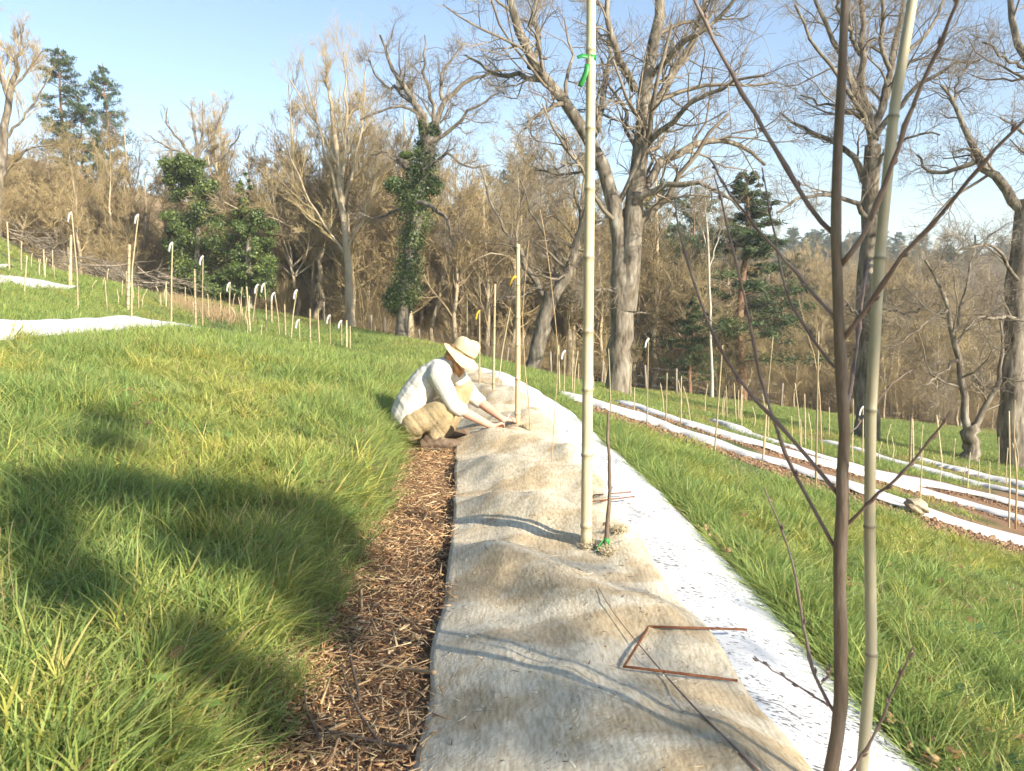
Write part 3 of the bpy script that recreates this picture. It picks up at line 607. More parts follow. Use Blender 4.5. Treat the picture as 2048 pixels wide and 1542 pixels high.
V, Q, C = leaves(r, cen, np.array(rad) * r.uniform(.8, 1.15, (len(rad), 1)) * np.array([.92, .92, 1.1]), 34000, .05, [(1, 1, 1), (1.3, 1.2, 1), (.7, .8, .7)]); a.add(V, Q, None, C)
obj('ivy', a.mesh('ivy', False, None, True), M['ivy'], ivy_t)
# tall oak right of the sapling
hero('oak_tree', 'tall bare oak with fanning upright limbs behind the sapling in front', [
 ([(1728, 895), (1728, 780), (1730, 640), (1734, 540), (1738, 450), (1742, 370), (1746, 290)], 42, 30),
 ([(1746, 300), (1736, 240), (1712, 190), (1690, 130), (1668, 80), (1640, 20), (1600, -60)], 16, 5),
 ([(1746, 290), (1732, 220), (1722, 150), (1724, 60), (1718, -60)], 17, 8),
 ([(1748, 280), (1764, 210, .3), (1778, 140, .5), (1800, 60, .8), (1822, -60, 1)], 18, 7),
 ([(1752, 270, -.4), (1790, 215, -.8), (1850, 165, -1.2), (1900, 130, -1.4), (1960, 120, -1.6)], 12, 4),
 ([(1742, 380, .4), (1712, 330, .6), (1690, 292, .8), (1640, 275, 1), (1590, 250, 1.2), (1560, 225, 1.3)], 16, 4),
 ([(1738, 440, -.4), (1705, 400, -.8), (1665, 390, -1.1), (1620, 392, -1.4), (1580, 402, -1.6), (1555, 425, -1.7)], 11, 4),
 ([(1728, 240, .6), (1690, 215, 1), (1640, 205, 1.4), (1600, 190, 1.7)], 8, 3),
 ([(1762, 215, .8), (1800, 130, 1.5), (1860, 60, 2), (1900, -20, 2.4)], 12, 5),
 ([(1722, 110), (1695, 60, -.6), (1660, -30, -1)], 9, 5),
 ([(1780, 140, -.8), (1760, 80, -1.2), (1770, 0, -1.5), (1760, -80, -1.8)], 9, 5),
 ([(1750, 275, -1), (1715, 205, -1.8), (1660, 140, -2.4), (1620, 70, -2.8), (1590, 10, -3)], 10, 4),
 ([(1730, 630, -.5), (1700, 620, -1), (1690, 600, -1.2)], 8, 3),
 ([(1735, 615, -.5), (1780, 620, -1), (1825, 630, -1.5), (1850, 612, -1.8)], 7, 3),
 ([(1742, 340, -1), (1790, 290, -1.6), (1830, 262, -2), (1880, 270, -2.3)], 7, 3)], 25, 13)
# oak at the right border
hero('oak_tree', 'stout oak cut by the right border with one long limb reaching left', [
 ([(2026, 960), (2028, 850), (2032, 720), (2036, 600), (2044, 480), (2056, 400)], 52, 40),
 ([(2050, 425), (2005, 365), (1960, 330), (1935, 305), (1930, 260), (1925, 225), (1900, 192), (1882, 170)], 22, 5),
 ([(1950, 325), (1905, 346, .3), (1870, 345, .5), (1840, 330, .7), (1835, 310, .8)], 10, 4),
 ([(1905, 200), (1915, 165, .4), (1935, 130, .6), (1945, 100, .8)], 6, 3),
 ([(2056, 410), (2100, 330, .5), (2110, 220, 1), (2060, 140, 1.3), (2030, 90, 1.6), (2022, 30, 2), (2015, -60, 2.2)], 26, 10),
 ([(2062, 145, 1), (2020, 118, .6), (1985, 100, .2), (1965, 85, 0)], 8, 3),
 ([(2100, 300), (2050, 270, -.6), (2020, 240, -1), (2000, 235, -1.2)], 9, 3),
 ([(2034, 640, -.5), (1990, 632, -1), (1950, 640, -1.4), (1930, 660, -1.6)], 9, 3),
 ([(2036, 560, -.6), (2000, 500, -1.2), (1960, 490, -1.6), (1910, 505, -2)], 8, 3),
 ([(2052, 420), (2090, 370), (2140, 300), (2180, 200)], 24, 10)], 22, 14)
hero('forked_tree', 'small dark tree forking low into two leaning stems near the right border', [
 ([(1943, 940), (1941, 905), (1940, 868), (1940, 850)], 34, 30),
 ([(1936, 862), (1928, 800), (1918, 735), (1908, 665), (1882, 590), (1862, 540), (1850, 520)], 17, 5),
 ([(1946, 862), (1972, 815), (1996, 768), (2006, 690), (2000, 640)], 14, 4),
 ([(1908, 665), (1925, 600, .3), (1940, 520, .5), (1950, 470, .7)], 8, 3),
 ([(1915, 720), (1880, 750, -.3), (1850, 770, -.6)], 6, 3),
 ([(1990, 780), (1960, 765, .3), (1940, 770, .5)], 5, 3),
 ([(1895, 620), (1860, 640, -.4), (1830, 660, -.7), (1790, 690, -1)], 5, 2)], 22, 15, nmain=1, bark='bark_oak')
hero('leaning_tree', 'grey leaning tree with a broken fork at the edge of the wood behind the cane', [
 ([(1055, 762), (1072, 705), (1088, 650), (1098, 605), (1102, 585)], 30, 30),
 ([(1104, 600), (1130, 555), (1148, 510), (1158, 470), (1164, 420)], 24, 10),
 ([(1096, 600), (1078, 575), (1052, 540), (1036, 495), (1030, 460)], 16, 5),
 ([(1052, 540), (1020, 480, .5), (985, 420, .8), (975, 370, 1), (960, 330, 1.2)], 9, 3),
 ([(1130, 555), (1110, 500, .6), (1060, 420, 1), (1040, 360, 1.3)], 8, 3),
 ([(1158, 470), (1200, 440, .5), (1230, 430, 1)], 8, 3),
 ([(1162, 440), (1150, 380, 0), (1160, 330, 0)], 8, 3),
 ([(1070, 570), (1040, 600, -.5), (1010, 590, -.8), (975, 610, -1)], 5, 2)], 31, 16)
# ------------------------------------------------------------------ the wood behind the field
def forest_tree(seed, H, kind):
    r = np.random.default_rng(seed); n = 9
    if kind == 'tall':
        P = np.zeros((1, n, 3)); P[0, :, 2] = np.linspace(-.3, H, n); P[0, 1:, :2] = np.cumsum(r.normal(0, .12, (n - 1, 2)), 0)
        R = np.linspace(.16, .025, n)[None] * H / 11; main = [(P, R)]
        lv = [dict(per=30, t0=.22, ang=(28, 62), lr=(.12, .34), rr=.5, n=6, gnarl=.16, up=.10, k=4, lmax=4),
              dict(per=8, t0=.2, ang=(25, 60), lr=(.25, .6), rr=.55, n=4, gnarl=.2, up=.06, k=3, lmin=.4),
              dict(per=8, t0=.15, ang=(25, 60), lr=(.3, .7), rr=.6, n=3, gnarl=.2, up=.04, k=3, lmin=.3, lmax=1.1)]
    elif kind == 'spread':
        P = np.zeros((1, n, 3)); P[0, :, 2] = np.linspace(-.3, H * .45, n); P[0, 1:, :2] = np.cumsum(r.normal(0, .14, (n - 1, 2)), 0)
        R = np.linspace(.16, .10, n)[None] * H / 10; main = [(P, R)]
        m = 7; pos = np.repeat(P[:, -3:].reshape(-1, 3), 3, 0)[:m]; d = r.normal(0, .6, (m, 3)); d[:, 2] = 1
        L = grow_lines(r, pos, d, np.full(m, H * .55), np.full(m, .07 * H / 10), np.full(m, .015), 8, .18, .03); main.append(L)
        lv = [dict(per=10, t0=.15, ang=(30, 70), lr=(.25, .6), rr=.5, n=6, gnarl=.22, up=.03, k=4, lmax=3),
              dict(per=8, t0=.15, ang=(30, 65), lr=(.3, .6), rr=.55, n=4, gnarl=.24, up=.03, k=3, lmin=.4),
              dict(per=6, t0=.1, ang=(25, 60), lr=(.3, .7), rr=.6, n=3, gnarl=.2, up=.03, k=3, lmin=.3, lmax=1.0)]
    else:
        m = 16; pos = np.zeros((m, 3)); pos[:, :2] = r.normal(0, .35, (m, 2)); pos[:, 2] = -.15; d = r.normal(0, .45, (m, 3)); d[:, 2] = 1
        main = [grow_lines(r, pos, d, H * r.uniform(.6, 1.1, m), np.full(m, .025), np.full(m, .007), 7, .16, .0)]
        lv = [dict(per=12, t0=.1, ang=(25, 65), lr=(.25, .6), rr=.55, n=5, gnarl=.2, up=.03, k=3),
              dict(per=8, t0=.1, ang=(25, 65), lr=(.3, .7), rr=.6, n=3, gnarl=.22, up=.02, k=3, lmin=.25, lmax=1)]
    src = main[1:] if kind == 'spread' else main
    tw = twiggery(r, src, lv, .007, .0085 if kind != 'bush' else .0065)
    return mesh_of([(P, R, 8 if kind != 'bush' else 4) for P, R in main], 'trunk'), mesh_of(tw, 'crown')
PRO = []
for i, (H, kd, tm) in enumerate([(11, 'tall', 'twig_tan'), (12, 'tall', 'twig_brown'), (10, 'tall', 'twig_tan'), (9.5, 'spread', 'twig_brown'), (8.5, 'spread', 'twig_tan'), (4.0, 'bush', 'twig_tan'), (3.2, 'bush', 'twig_brown'), (5.0, 'bush', 'twig_tan')]):
    a, b = forest_tree(200 + i, H, kd); a.materials.append(M['bark_pale'] if kd != 'bush' else M[tm]); b.materials.append(M[tm]); PRO.append((a, b, kd))
def plant(i, x, y, s, name, label, cat, group):
    z = float(hz(x, y)); t = thing(name, label, cat, (x, y, z - .05), group)
    for nm, me in (('trunk', PRO[i][0]), ('crown', PRO[i][1])):
        o = obj(nm, me, None, t)
    t.rotation_euler = (rng.normal(0, .03), rng.normal(0, .03), rng.uniform(0, 6.28)); t.scale = (s, s, s * rng.uniform(.9, 1.15))
    return t
# trees along the wood's edge, each on its own
MARKS = [(-200, 'by the left border'), (130, 'above the brush pile'), (300, 'around the large ivy thicket'), (450, 'around the smaller ivy thicket'), (560, 'left of the tall pale tree'), (690, 'between the pale tree and the ivy oak'), (810, 'right of the ivy oak'), (930, 'above the crouching person'), (1050, 'by the leaning tree'), (1150, 'left of the double-stemmed oak'),
 (1250, 'right of the double-stemmed oak'), (1360, 'around the thin birch'), (1450, 'around the pointed conifer'), (1570, 'left of the sapling stem'), (1690, 'between the sapling and the fan-limbed oak'), (1780, 'right of the fan-limbed oak'), (1890, 'by the small forked tree'), (1990, 'by the right border')]
def whereabouts(x, y):
    px = 1024 + FPX * x / y; return [m for p, m in MARKS if p <= px][-1]
xs = np.linspace(-31, 31, 84) + rng.normal(0, .4, 84)
for j, x in enumerate(xs):
    y = float(edge_y(x)) + rng.uniform(.5, 8); 
    i = int(rng.choice([0, 1, 2, 0, 2, 3, 4])); s = rng.uniform(.75, 1.08) * (.72 if x > 11 else 1) * (1.0 if x < 2 else .92) * float(np.interp(x, [-30, -22, -16, -8], [.58, .72, 1.05, 1.15]))
    if x > 13: i = int(rng.choice([0, 2, 4])); s *= .75
    plant(i, x, y, s, 'bare_tree', ('tall slender' if i < 3 else 'spreading') + ' leafless wood-edge tree, ' + whereabouts(x, y), 'tree', 'leafless trees along the edge of the wood')
for j, x in enumerate(np.linspace(-30, 34, 48) + rng.normal(0, .4, 48)):
    y = float(edge_y(x)) + rng.uniform(-.3, 4); i = int(rng.choice([5, 6, 7]))
    plant(i, x, y, rng.uniform(.5, .9), 'bare_shrub', ('tall ', 'low dark ', 'large ')[i - 5] + 'leafless wood-edge shrub, ' + whereabouts(x, y), 'shrub', 'leafless shrubs at the edge of the wood')
# tell apart those that share a description by their order from the left
from collections import defaultdict
same = defaultdict(list)
for o in COL.objects:
    if o.get('group', '').startswith('leafless'): same[o['label']].append(o)
ORD = ['first', 'second', 'third', 'fourth', 'fifth', 'sixth', 'seventh', 'eighth', 'ninth']
for lb, os_ in same.items():
    if len(os_) > 1:
        for k_, o in enumerate(sorted(os_, key=lambda o: o.location.x / o.location.y)): o['label'] = lb + ', ' + ORD[min(k_, 8)] + ' from left'
# the mass of the wood behind them
def joined(a, b):
    A = Acc()
    me = bpy.data.meshes.new('wood_tree'); bm_ = None
    import bmesh
    bm_ = bmesh.new(); bm_.from_mesh(a); n = len(bm_.faces); bm_.from_mesh(b)
    for k, f in enumerate(bm_.faces): f.material_index = 0 if k < n else 1
    bm_.to_mesh(me); bm_.free(); me.materials.append(a.materials[0]); me.materials.append(b.materials[0]); return me
# conifers
def pine_mesh(seed, H, w, kind):
    r = np.random.default_rng(seed); n = 9; P = np.zeros((1, n, 3)); P[0, :, 2] = np.linspace(-.4, H, n); P[0, 1:, :2] = np.cumsum(r.normal(0, .06, (n - 1, 2)), 0)
    R = np.linspace(.02 * H, .03, n)[None]; m = int(H * 6); lo = .18 if kind == 'spruce' else .42
    t = np.sort(r.uniform(lo, .97, m)); pos = np.stack([np.interp(t, np.linspace(0, 1, n), P[0, :, i]) for i in range(3)], 1)
    a = r.uniform(0, 6.28, m); el = r.uniform(-.15, .35, m); d = np.stack([np.cos(a), np.sin(a), el], 1)
    wf = (1 - t) ** .8 * 1.25 if kind == 'spruce' else np.sin(np.clip((t - lo) / (1 - lo), 0, 1) * math.pi * .85 + .45) ** .7
    L = np.maximum(w * wf * r.uniform(.55, 1.1, m), .35)
    br = grow_lines(r, pos, d, L, np.full(m, .035), np.full(m, .012), 5, .1, .05)
    cen = []; rad = []
    for k in range(m):
        for f in (1, 2, 3, 4):
            if f < 2 and r.uniform() < .5: continue
            cen.append(br[0][k, f] + r.normal(0, .1, 3)); s = L[k] * .23 + .12; rad.append((s, s, s * .5))
    V, Q, C = leaves(r, cen, rad, 30000 if kind == 'spruce' else 14000, .12, [(1, 1, 1), (1.25, 1.2, .9), (.65, .75, .7), (1.5, 1.3, .9)], .3, .1)
    A = Acc(); A.add(V, Q, None, C)
    return mesh_of([(P, R, 8), (br[0], br[1], 4)], 'trunk'), A.mesh('crown', False, None, True)
pine_defs = [pine_mesh(301, 13, 2.4, 'pine'), pine_mesh(302, 12, 3.4, 'spruce'), pine_mesh(303, 11, 2.8, 'pine')]
for a, b in pine_defs: a.materials.append(M['pine_bark']); b.materials.append(M['pine'])
def conifer(k, px, py_top, Y, s, label, wide=1.0):
    c = at(px, py_top, Y); H = (13, 12, 11)[k] * s; z0 = c[2] - H
    gz = float(hz(c[0], Y)); t = thing('conifer', label, 'conifer', (c[0], Y, gz - .1))
    sz = (c[2] - gz) / (13, 12, 11)[k]
    for nm, me in zip(('trunk', 'crown'), pine_defs[k]): obj(nm, me, None, t)
    t.scale = (s * wide, s * wide, sz); t.rotation_euler = (0, 0, rng.uniform(0, 6.28)); return t
conifer(0, 124, 86, 66, 1.0, 'tall dark conifer on the left skyline, the bigger of two standing side by side')
conifer(0, 212, 125, 66, .82, 'slim dark conifer on the left skyline, the smaller of two standing side by side', .95)
conifer(2, 150, 190, 66, .8, 'short bushy conifer at the foot of the two skyline conifers')
conifer(1, 1498, 336, 46, 1.0, 'pointed green conifer with an orange trunk behind the sapling branches', 1.5)
conifer(2, 1322, 352, 58, 1.05, 'round-topped dark conifer just right of the double-stemmed oak')
conifer(2, 1398, 368, 60, 1.1, 'round-topped dark conifer between the double-stemmed oak and the pointed conifer')
conifer(0, 1030, 322, 72, .9, 'hazy green conifer above the wood left of the double-stemmed oak')
conifer(2, 1592, 500, 60, .8, 'low dark conifer right of the pointed conifer')
conifer(1, 1385, 590, 44, .55, 'small dark conifer in the undergrowth right of the double-stemmed oak')
WC = [joined(a, b) for a, b, k in PRO]; PC = [joined(a, b) for a, b in pine_defs]
CW = bpy.data.collections.new('wood_protos')
for i, me in enumerate(WC + PC): CW.objects.link(bpy.data.objects.new(f'wood_{i:02d}', me))
def wood(name, x, y, idx, s, label):
    n = len(x); z = hz(x, y)
    return scatter(name, np.stack([x, y, z - .1], 1), np.stack([rng.normal(0, .04, n), rng.normal(0, .04, n), rng.uniform(0, 6.28, n)], 1), np.stack([s, s, s * rng.uniform(.85, 1.2, n)], 1), idx, CW, label)
X = []; Yv = []
n = 720; x = rng.uniform(-52, 34, n); y = edge_y(x) + 6 + 34 * rng.uniform(0, 1, n) ** 1.3; k = x < y * .75
x, y = x[k], y[k]; n = len(x)
idx = rng.choice([0, 1, 2, 0, 1, 2, 3, 4, 5, 6, 7], n); s = rng.uniform(.75, 1.05, n) * np.where(x > 8, .78, 1) * np.interp(x, [-45, -28, -18, -6], [.5, .58, .97, 1.15])
x2 = rng.uniform(-40, -20, 130); y2 = rng.uniform(27, 45, 130); k = (q_of(x2, y2) < -15); x2, y2 = x2[k], y2[k]
x = np.concatenate([x, x2]); y = np.concatenate([y, y2]); idx = np.concatenate([idx, rng.choice([0, 2, 4, 5, 7], len(x2))]); s = np.concatenate([s, rng.uniform(.36, .52, len(x2))])
wood('leafless_wood', x, y, idx, s, 'leafless wood filling the slope behind the field')
n = 1100; y = 75 + 190 * rng.uniform(0, 1, n) ** .9; x = y * rng.uniform(-.1, .82, n); idx = rng.choice([0, 1, 2, 3, 4, 3, 4], n); s = rng.uniform(.75, 1.15, n)
pn = ((fbm(x / 40, y / 40, 88, 2) > .56) & (y > 170)) | ((y > 205) & (x > .36 * y)); idx = np.where(pn & (rng.uniform(0, 1, n) < .8), rng.choice([8, 10], n), idx)
wood('far_wood', x, y, idx, s, 'wooded hillside across the valley with dark conifers along its top')
# tall pale tree with upright twigs
UPR = [dict(per=9, t0=.1, ang=(18, 42), lr=(.25, .5), rr=.45, n=7, gnarl=.1, up=.12, k=4, lmin=.8, lmax=4.2, upb=.4),
       dict(per=9, t0=.15, ang=(18, 45), lr=(.3, .6), rr=.5, n=5, gnarl=.14, up=.08, k=3, lmin=.5, lmax=2),
       dict(per=7, t0=.15, ang=(20, 45), lr=(.3, .7), rr=.6, n=3, gnarl=.14, up=.06, k=3, lmin=.3, lmax=1)]
hero('pale_tree', 'tall pale tree with many upright twigs against the sky left of the ivy oak', [
 ([(702, 668), (698, 560), (690, 450), (682, 360), (672, 290), (664, 220)], 17, 9),
 ([(690, 450), (672, 380), (650, 300), (630, 220), (612, 160)], 8, 2), ([(684, 380), (690, 300), (692, 220), (690, 150), (688, 105)], 8, 2), ([(686, 420), (706, 340), (724, 260), (730, 190), (732, 130)], 7, 2),
 ([(664, 220), (655, 160), (648, 118), (645, 98)], 7, 2), ([(676, 330), (640, 260), (604, 200), (580, 160)], 6, 2), ([(696, 520), (640, 440), (590, 340), (570, 270)], 6, 2), ([(694, 500), (730, 430), (752, 360), (758, 300)], 5, 2)], 40, 31, UPR, 1, 'bark_pale', 'twig_tan', .006)
hero('pale_tree', 'pale bare tree with a leaning stem at the left border', [
 ([(-14, 470), (-4, 380), (6, 290), (16, 215), (26, 160)], 20, 11),
 ([(26, 160), (36, 110), (44, 70), (46, 48)], 10, 2), ([(18, 210), (4, 150), (-10, 90), (-16, 40)], 9, 2), ([(22, 180), (58, 140), (78, 110), (92, 100)], 6, 2), ([(8, 280), (50, 230), (80, 190), (92, 165)], 6, 2),
 ([(-2, 360), (50, 300), (90, 290), (120, 285)], 7, 2), ([(0, 340), (-30, 260), (-50, 190)], 6, 2)], 42, 32, UPR, 1, 'bark_oak', 'twig_tan', .007)
M['birch'] = mat('birch', [(.15, .12, .09), (.40, .36, .29), (.5, .46, .38)], 4, .8, 6, (1, 1, 2.5), lo=.25, hi=.5)
hero('birch_tree', 'thin white-barked birch in the wood between the oaks', [
 ([(1424, 792), (1422, 700), (1418, 600), (1416, 500), (1412, 430)], 6, 4), ([(1416, 500), (1395, 440), (1385, 400)], 3, 1.5), ([(1417, 540), (1440, 470), (1450, 420)], 3, 1.5), ([(1412, 440), (1410, 390), (1414, 340)], 4, 1.5)], 42, 33, UPR, 1, 'birch', 'twig_brown', .006)
# dead branching tree above the ivy thicket
hero('bare_tree', 'dead grey tree with stiff upright branches above the ivy thicket', [
 ([(392, 600), (392, 480), (392, 380), (396, 300)], 12, 9), ([(396, 310), (392, 270), (384, 230), (382, 205)], 7, 2), ([(396, 305), (408, 260), (406, 235), (410, 208)], 7, 2), ([(394, 330), (360, 300), (320, 290), (300, 270)], 6, 2),
 ([(398, 310), (425, 270), (440, 240), (448, 215)], 6, 2), ([(396, 340), (440, 320), (470, 290), (480, 262)], 5, 2), ([(394, 320), (350, 270), (330, 240), (335, 215)], 6, 2)], 44, 34, [dict(per=7, t0=.2, ang=(25, 55), lr=(.2, .45), rr=.45, n=5, gnarl=.15, up=.06, k=3, lmax=2), dict(per=5, t0=.2, ang=(25, 50), lr=(.3, .6), rr=.6, n=3, gnarl=.15, up=.05, k=3)], 1, 'bark_oak', 'twig_oak', .008)
# ivy thickets (evergreen masses on old trunks)
def thicket(label, lumps, Y, n, seed, base):
    r = np.random.default_rng(seed); b = at(base[0], base[1], Y); b[2] = float(hz(b[0], Y)); t = thing('ivy_thicket', label, 'evergreen', tuple(b)); cen = []; rad = []; s = Y / FPX
    for px, py, w, h in lumps:
        w, h = w * 1.22, h * 1.12
        for _ in range(18):
            a_ = r.uniform(0, 6.28); f = math.sqrt(r.uniform(0, 1)); cen.append(at(px + w * f * math.cos(a_) * .95, py + h * f * math.sin(a_), Y + r.normal(0, .35 * w * s)) - b); k_ = r.uniform(.2, .46); rad.append(np.array((w, w, w * .75)) * s * k_)
    A = Acc(); V, Q, C = leaves(r, cen, rad, n, .055, [(1, 1, 1), (1.35, 1.25, 1.0), (.6, .72, .7), (1.7, 1.5, 1.0)], 1, .15); A.add(V, Q, None, C)
    obj('foliage', A.mesh('foliage', False, None, True), M['ivy'], t)
    P = np.array([[0, 0, -.3], [.1, 0, 1.2], [0, .1, 2.5], [.2, 0, 4]]); obj('trunk', mesh_of([(resample(P, 7)[None], np.linspace(.28, .12, 7)[None], 8)], 'trunk'), M['bark_oak'], t)
thicket('large dark ivy thicket wrapped round a trunk left of the pale tree', [(365, 330, 36, 22), (375, 370, 48, 32), (385, 420, 52, 34), (400, 470, 60, 36), (415, 520, 60, 34), (400, 565, 50, 30), (350, 480, 26, 22), (372, 345, 40, 26), (420, 585, 40, 24)], 41.5, 70000, 51, (395, 590))
thicket('smaller dark ivy thicket right beside the large one', [(490, 380, 14, 30), (500, 430, 36, 26), (505, 480, 40, 30), (500, 530, 42, 32), (490, 570, 44, 26), (540, 455, 16, 12)], 41, 46000, 52, (497, 625))
thicket('low bright green evergreen clump behind the ivy thickets', [(640, 500, 22, 20), (625, 420, 14, 18), (610, 540, 20, 18)], 45, 7000, 53, (630, 600))
# ------------------------------------------------------------------ canes, stakes and saplings
M['bamboo'] = mat('bamboo', [(.42, .33, .19), (.56, .47, .30), (.64, .57, .40)], 5, .45, 5, (1, 1, .25), spec=.5, attr=True)
M['bamboo_grey'] = mat('bamboo_grey', [(.30, .255, .16), (.42, .37, .245), (.50, .45, .32)], 6, .5, 5, (1, 1, .3), spec=.45, attr=True)
M['tape_white'] = mat('tape_white', [(.78, .78, .78), (.85, .85, .85)], 10, .5, 2, trans=.25)
M['tape_green'] = mat('tape_green', [(.03, .28, .05), (.05, .38, .08)], 8, .4, 3, trans=.25, spec=.5)
M['tape_yellow'] = mat('tape_yellow', [(.65, .42, .03), (.75, .52, .05)], 8, .4, 3, trans=.2)
M['post'] = mat('post', [(.17, .14, .11), (.30, .25, .19), (.38, .33, .26)], 6, .9, 8, (1, 1, .3))
M['rust'] = mat('rust', [(.13, .05, .025), (.22, .085, .04), (.30, .13, .06)], 40, .9, 6, bump=.5, bscale=150)
M['sapling_bark'] = mat('sapling_bark', [(.095, .066, .046), (.165, .12, .085), (.25, .20, .155)], 14, .6, 8, (1, 1, .3), bump=.3, bscale=90)
M['sapling_twig'] = mat('sapling_twig', [(.15, .095, .075), (.22, .15, .12), (.30, .24, .20)], 9, .55, 5)
M['stem_tan'] = mat('stem_tan', [(.30, .20, .10), (.44, .31, .17), (.52, .40, .24)], 4, .7, 5)
M['wire'] = mat('wire', [(.25, .25, .25), (.4, .4, .4)], 10, .4, 2)
def cane_mesh(P, r0, r1, node=.28, k=10, col=(1, 1, 1), jitter=0):
    P = np.asarray(P, float); L = np.linalg.norm(np.diff(P, axis=0), axis=1).sum()
    s_ = [0.0]; rr = []; t = 0
    ts = [0.0]; fs = [1.0]; cs = [1.0]
    if node:
        z = node * .4
        while z < L:
            for dz, f, c in ((-.02, 1.0, 1), (-.006, 1.0, .9), (-.002, 1.12, .55), (.003, 1.1, .6), (.008, .98, 1.12), (.03, 1.0, 1.05)):
                ts.append((z + dz * (r0 / .02)) / L); fs.append(f); cs.append(c)
            z += node * (1 + .15 * math.sin(z * 7)) 
    else:
        for q_ in np.linspace(.1, .9, 7): ts.append(q_); fs.append(1); cs.append(1)
    ts.append(1.0); fs.append(1); cs.append(1)
    o = np.argsort(ts); ts = np.array(ts)[o]; fs = np.array(fs)[o]; cs = np.array(cs)[o]; g = (ts >= 0) & (ts <= 1); ts, fs, cs = ts[g], fs[g], cs[g]
    D = resample(P, 60); sp = np.concatenate([[0], np.cumsum(np.linalg.norm(np.diff(D, axis=0), axis=1))]); sp /= sp[-1]
    C = np.stack([np.interp(ts, sp, D[:, i]) for i in range(3)], 1); R = (r0 + (r1 - r0) * ts) * fs
    V, Q, T = tubes(C[None], R[None], k, True); n = len(ts)
    cv = np.concatenate([np.repeat(cs, k), [1, .8]])[:, None] * np.asarray(col)[None]
    return V, Q, T, cv
def cane(name, label, cat, P, r0, r1, m='bamboo', node=.28, group=None, col=(1, 1, 1), k=8, part='pole'):
    P = np.asarray(P, float); b = P[0].copy(); t = thing(name, label, cat, tuple(b), group)
    V, Q, T, C = cane_mesh(P, r0, r1, node, k, col); A = Acc(); A.add(V - b, Q, T, C)
    obj(part, A.mesh(part, True, None, True), M[m], t); return t
def ribbon(parent, name, pts, width, m, wdir=(0, 0, 1), twist=0.0, thick=.0015):
    b = np.array(parent.location); P = resample(np.asarray(pts, float) - b, 12); n = len(P); w = np.array(wdir, float)
    tn = nrm(np.gradient(P, axis=0)); wv = nrm(w[None] - (tn @ w)[:, None] * tn); nn = np.cross(tn, wv); a = np.linspace(0, twist, n)[:, None]
    wv = wv * np.cos(a) + nn * np.sin(a); nn = np.cross(tn, wv)
    V = np.stack([P - wv * width / 2 + nn * thick, P + wv * width / 2 + nn * thick, P + wv * width / 2 - nn * thick, P - wv * width / 2 - nn * thick], 1)
    ii = np.arange(n * 4).reshape(n, 4); nx = np.roll(ii, -1, 1); Q = np.stack([ii[:-1], nx[:-1], nx[1:], ii[1:]], -1).reshape(-1, 4)
    Q = np.concatenate([Q, [[3, 2, 1, 0], [n * 4 - 4, n * 4 - 3, n * 4 - 2, n * 4 - 1]]])
    return obj(name, np_mesh(name, V.reshape(-1, 3), Q, None, True), M[m], parent)
def ring(parent, name, c, r, h, m):
    b = np.array(parent.location); c = np.asarray(c) - b; a = np.arange(12) * 6.2832 / 12
    P = np.stack([np.array([c[0], c[1], c[2] - h / 2]), np.array([c[0], c[1], c[2] + h / 2])])[None]; V, Q, T = tubes(P, np.array([[r, r * 1.04]]), 12, True)
    return obj(name, np_mesh(name, V, Q, T, True), M[m], parent)
# the tall pole in the middle
b = onground(1172, 1106); Yp = b[1]; qb = float(q_of(b[0], b[1])); b[2] = felt_z(qb, b[1]) - .03
P = [b] + [at(px, py, Yp + dy) for px, py, dy in ((1173, 1040, 0), (1176, 700, .02), (1180, 350, .03), (1182, 60, .04), (1183, -160, .05))]
t = cane('bamboo_pole', 'tall thick bamboo pole with green tape standing in the felt mat', 'pole', P, .0265, .0195, 'bamboo', .30, None, (1, 1, 1), 14)
c = at(1182, 117, Yp + .04); ring(t, 'tape', c, .0225, .022, 'tape_green')
ribbon(t, 'tape', [c + np.array([-.015, -.022, 0]), c + np.array([-.04, -.03, .004]), c + np.array([-.062, -.028, -.004])], .02, 'tape_green', (0, .3, 1), .4)
ribbon(t, 'tape', [c + np.array([-.018, -.02, -.03]), c + np.array([-.022, -.03, -.065]), c + np.array([-.038, -.03, -.10]), c + np.array([-.05, -.025, -.125])], .022, 'tape_green', (1, 0, .3), .5)
# pole by the crouching person
b = onground(1035, 872); b[2] = float(felt_z(q_of(b[0], b[1]), b[1])) - .03; YP = b[1]
P = [b, at(1036, 700, YP), at(1036, 489, YP)]
t = cane('bamboo_pole', 'bamboo pole with a yellow ribbon held at its foot by the crouching person', 'pole', P, .024, .016, 'bamboo', .27, None, (1, .98, .9), 12)
c = at(1036, 555, YP); ribbon(t, 'ribbon', [c, c + np.array([-.03, -.02, .01]), c + np.array([-.055, -.02, -.02]), c + np.array([-.068, -.02, -.065])], .022, 'tape_yellow', (0, .2, 1), .5)
POLE_FOOT = b.copy()
# bamboo beside the sapling in front
nb = np.array([.455 * 1.72, 1.72]); zb = float(hz(nb[0], nb[1])); 
P = [np.array([.455 * 1.70, 1.70, zb]), at(1746, 1480, 1.71), at(1740, 1150, 1.72), at(1738, 900, 1.72), at(1758, 520, 1.73), at(1790, 200, 1.74), at(1825, 0, 1.75), at(1850, -150, 1.76)]
cane('bamboo_pole', 'greenish grey bamboo pole close in front, right beside the sapling', 'pole', P, .0135, .0105, 'bamboo_grey', .30, None, (1, 1, 1), 14)
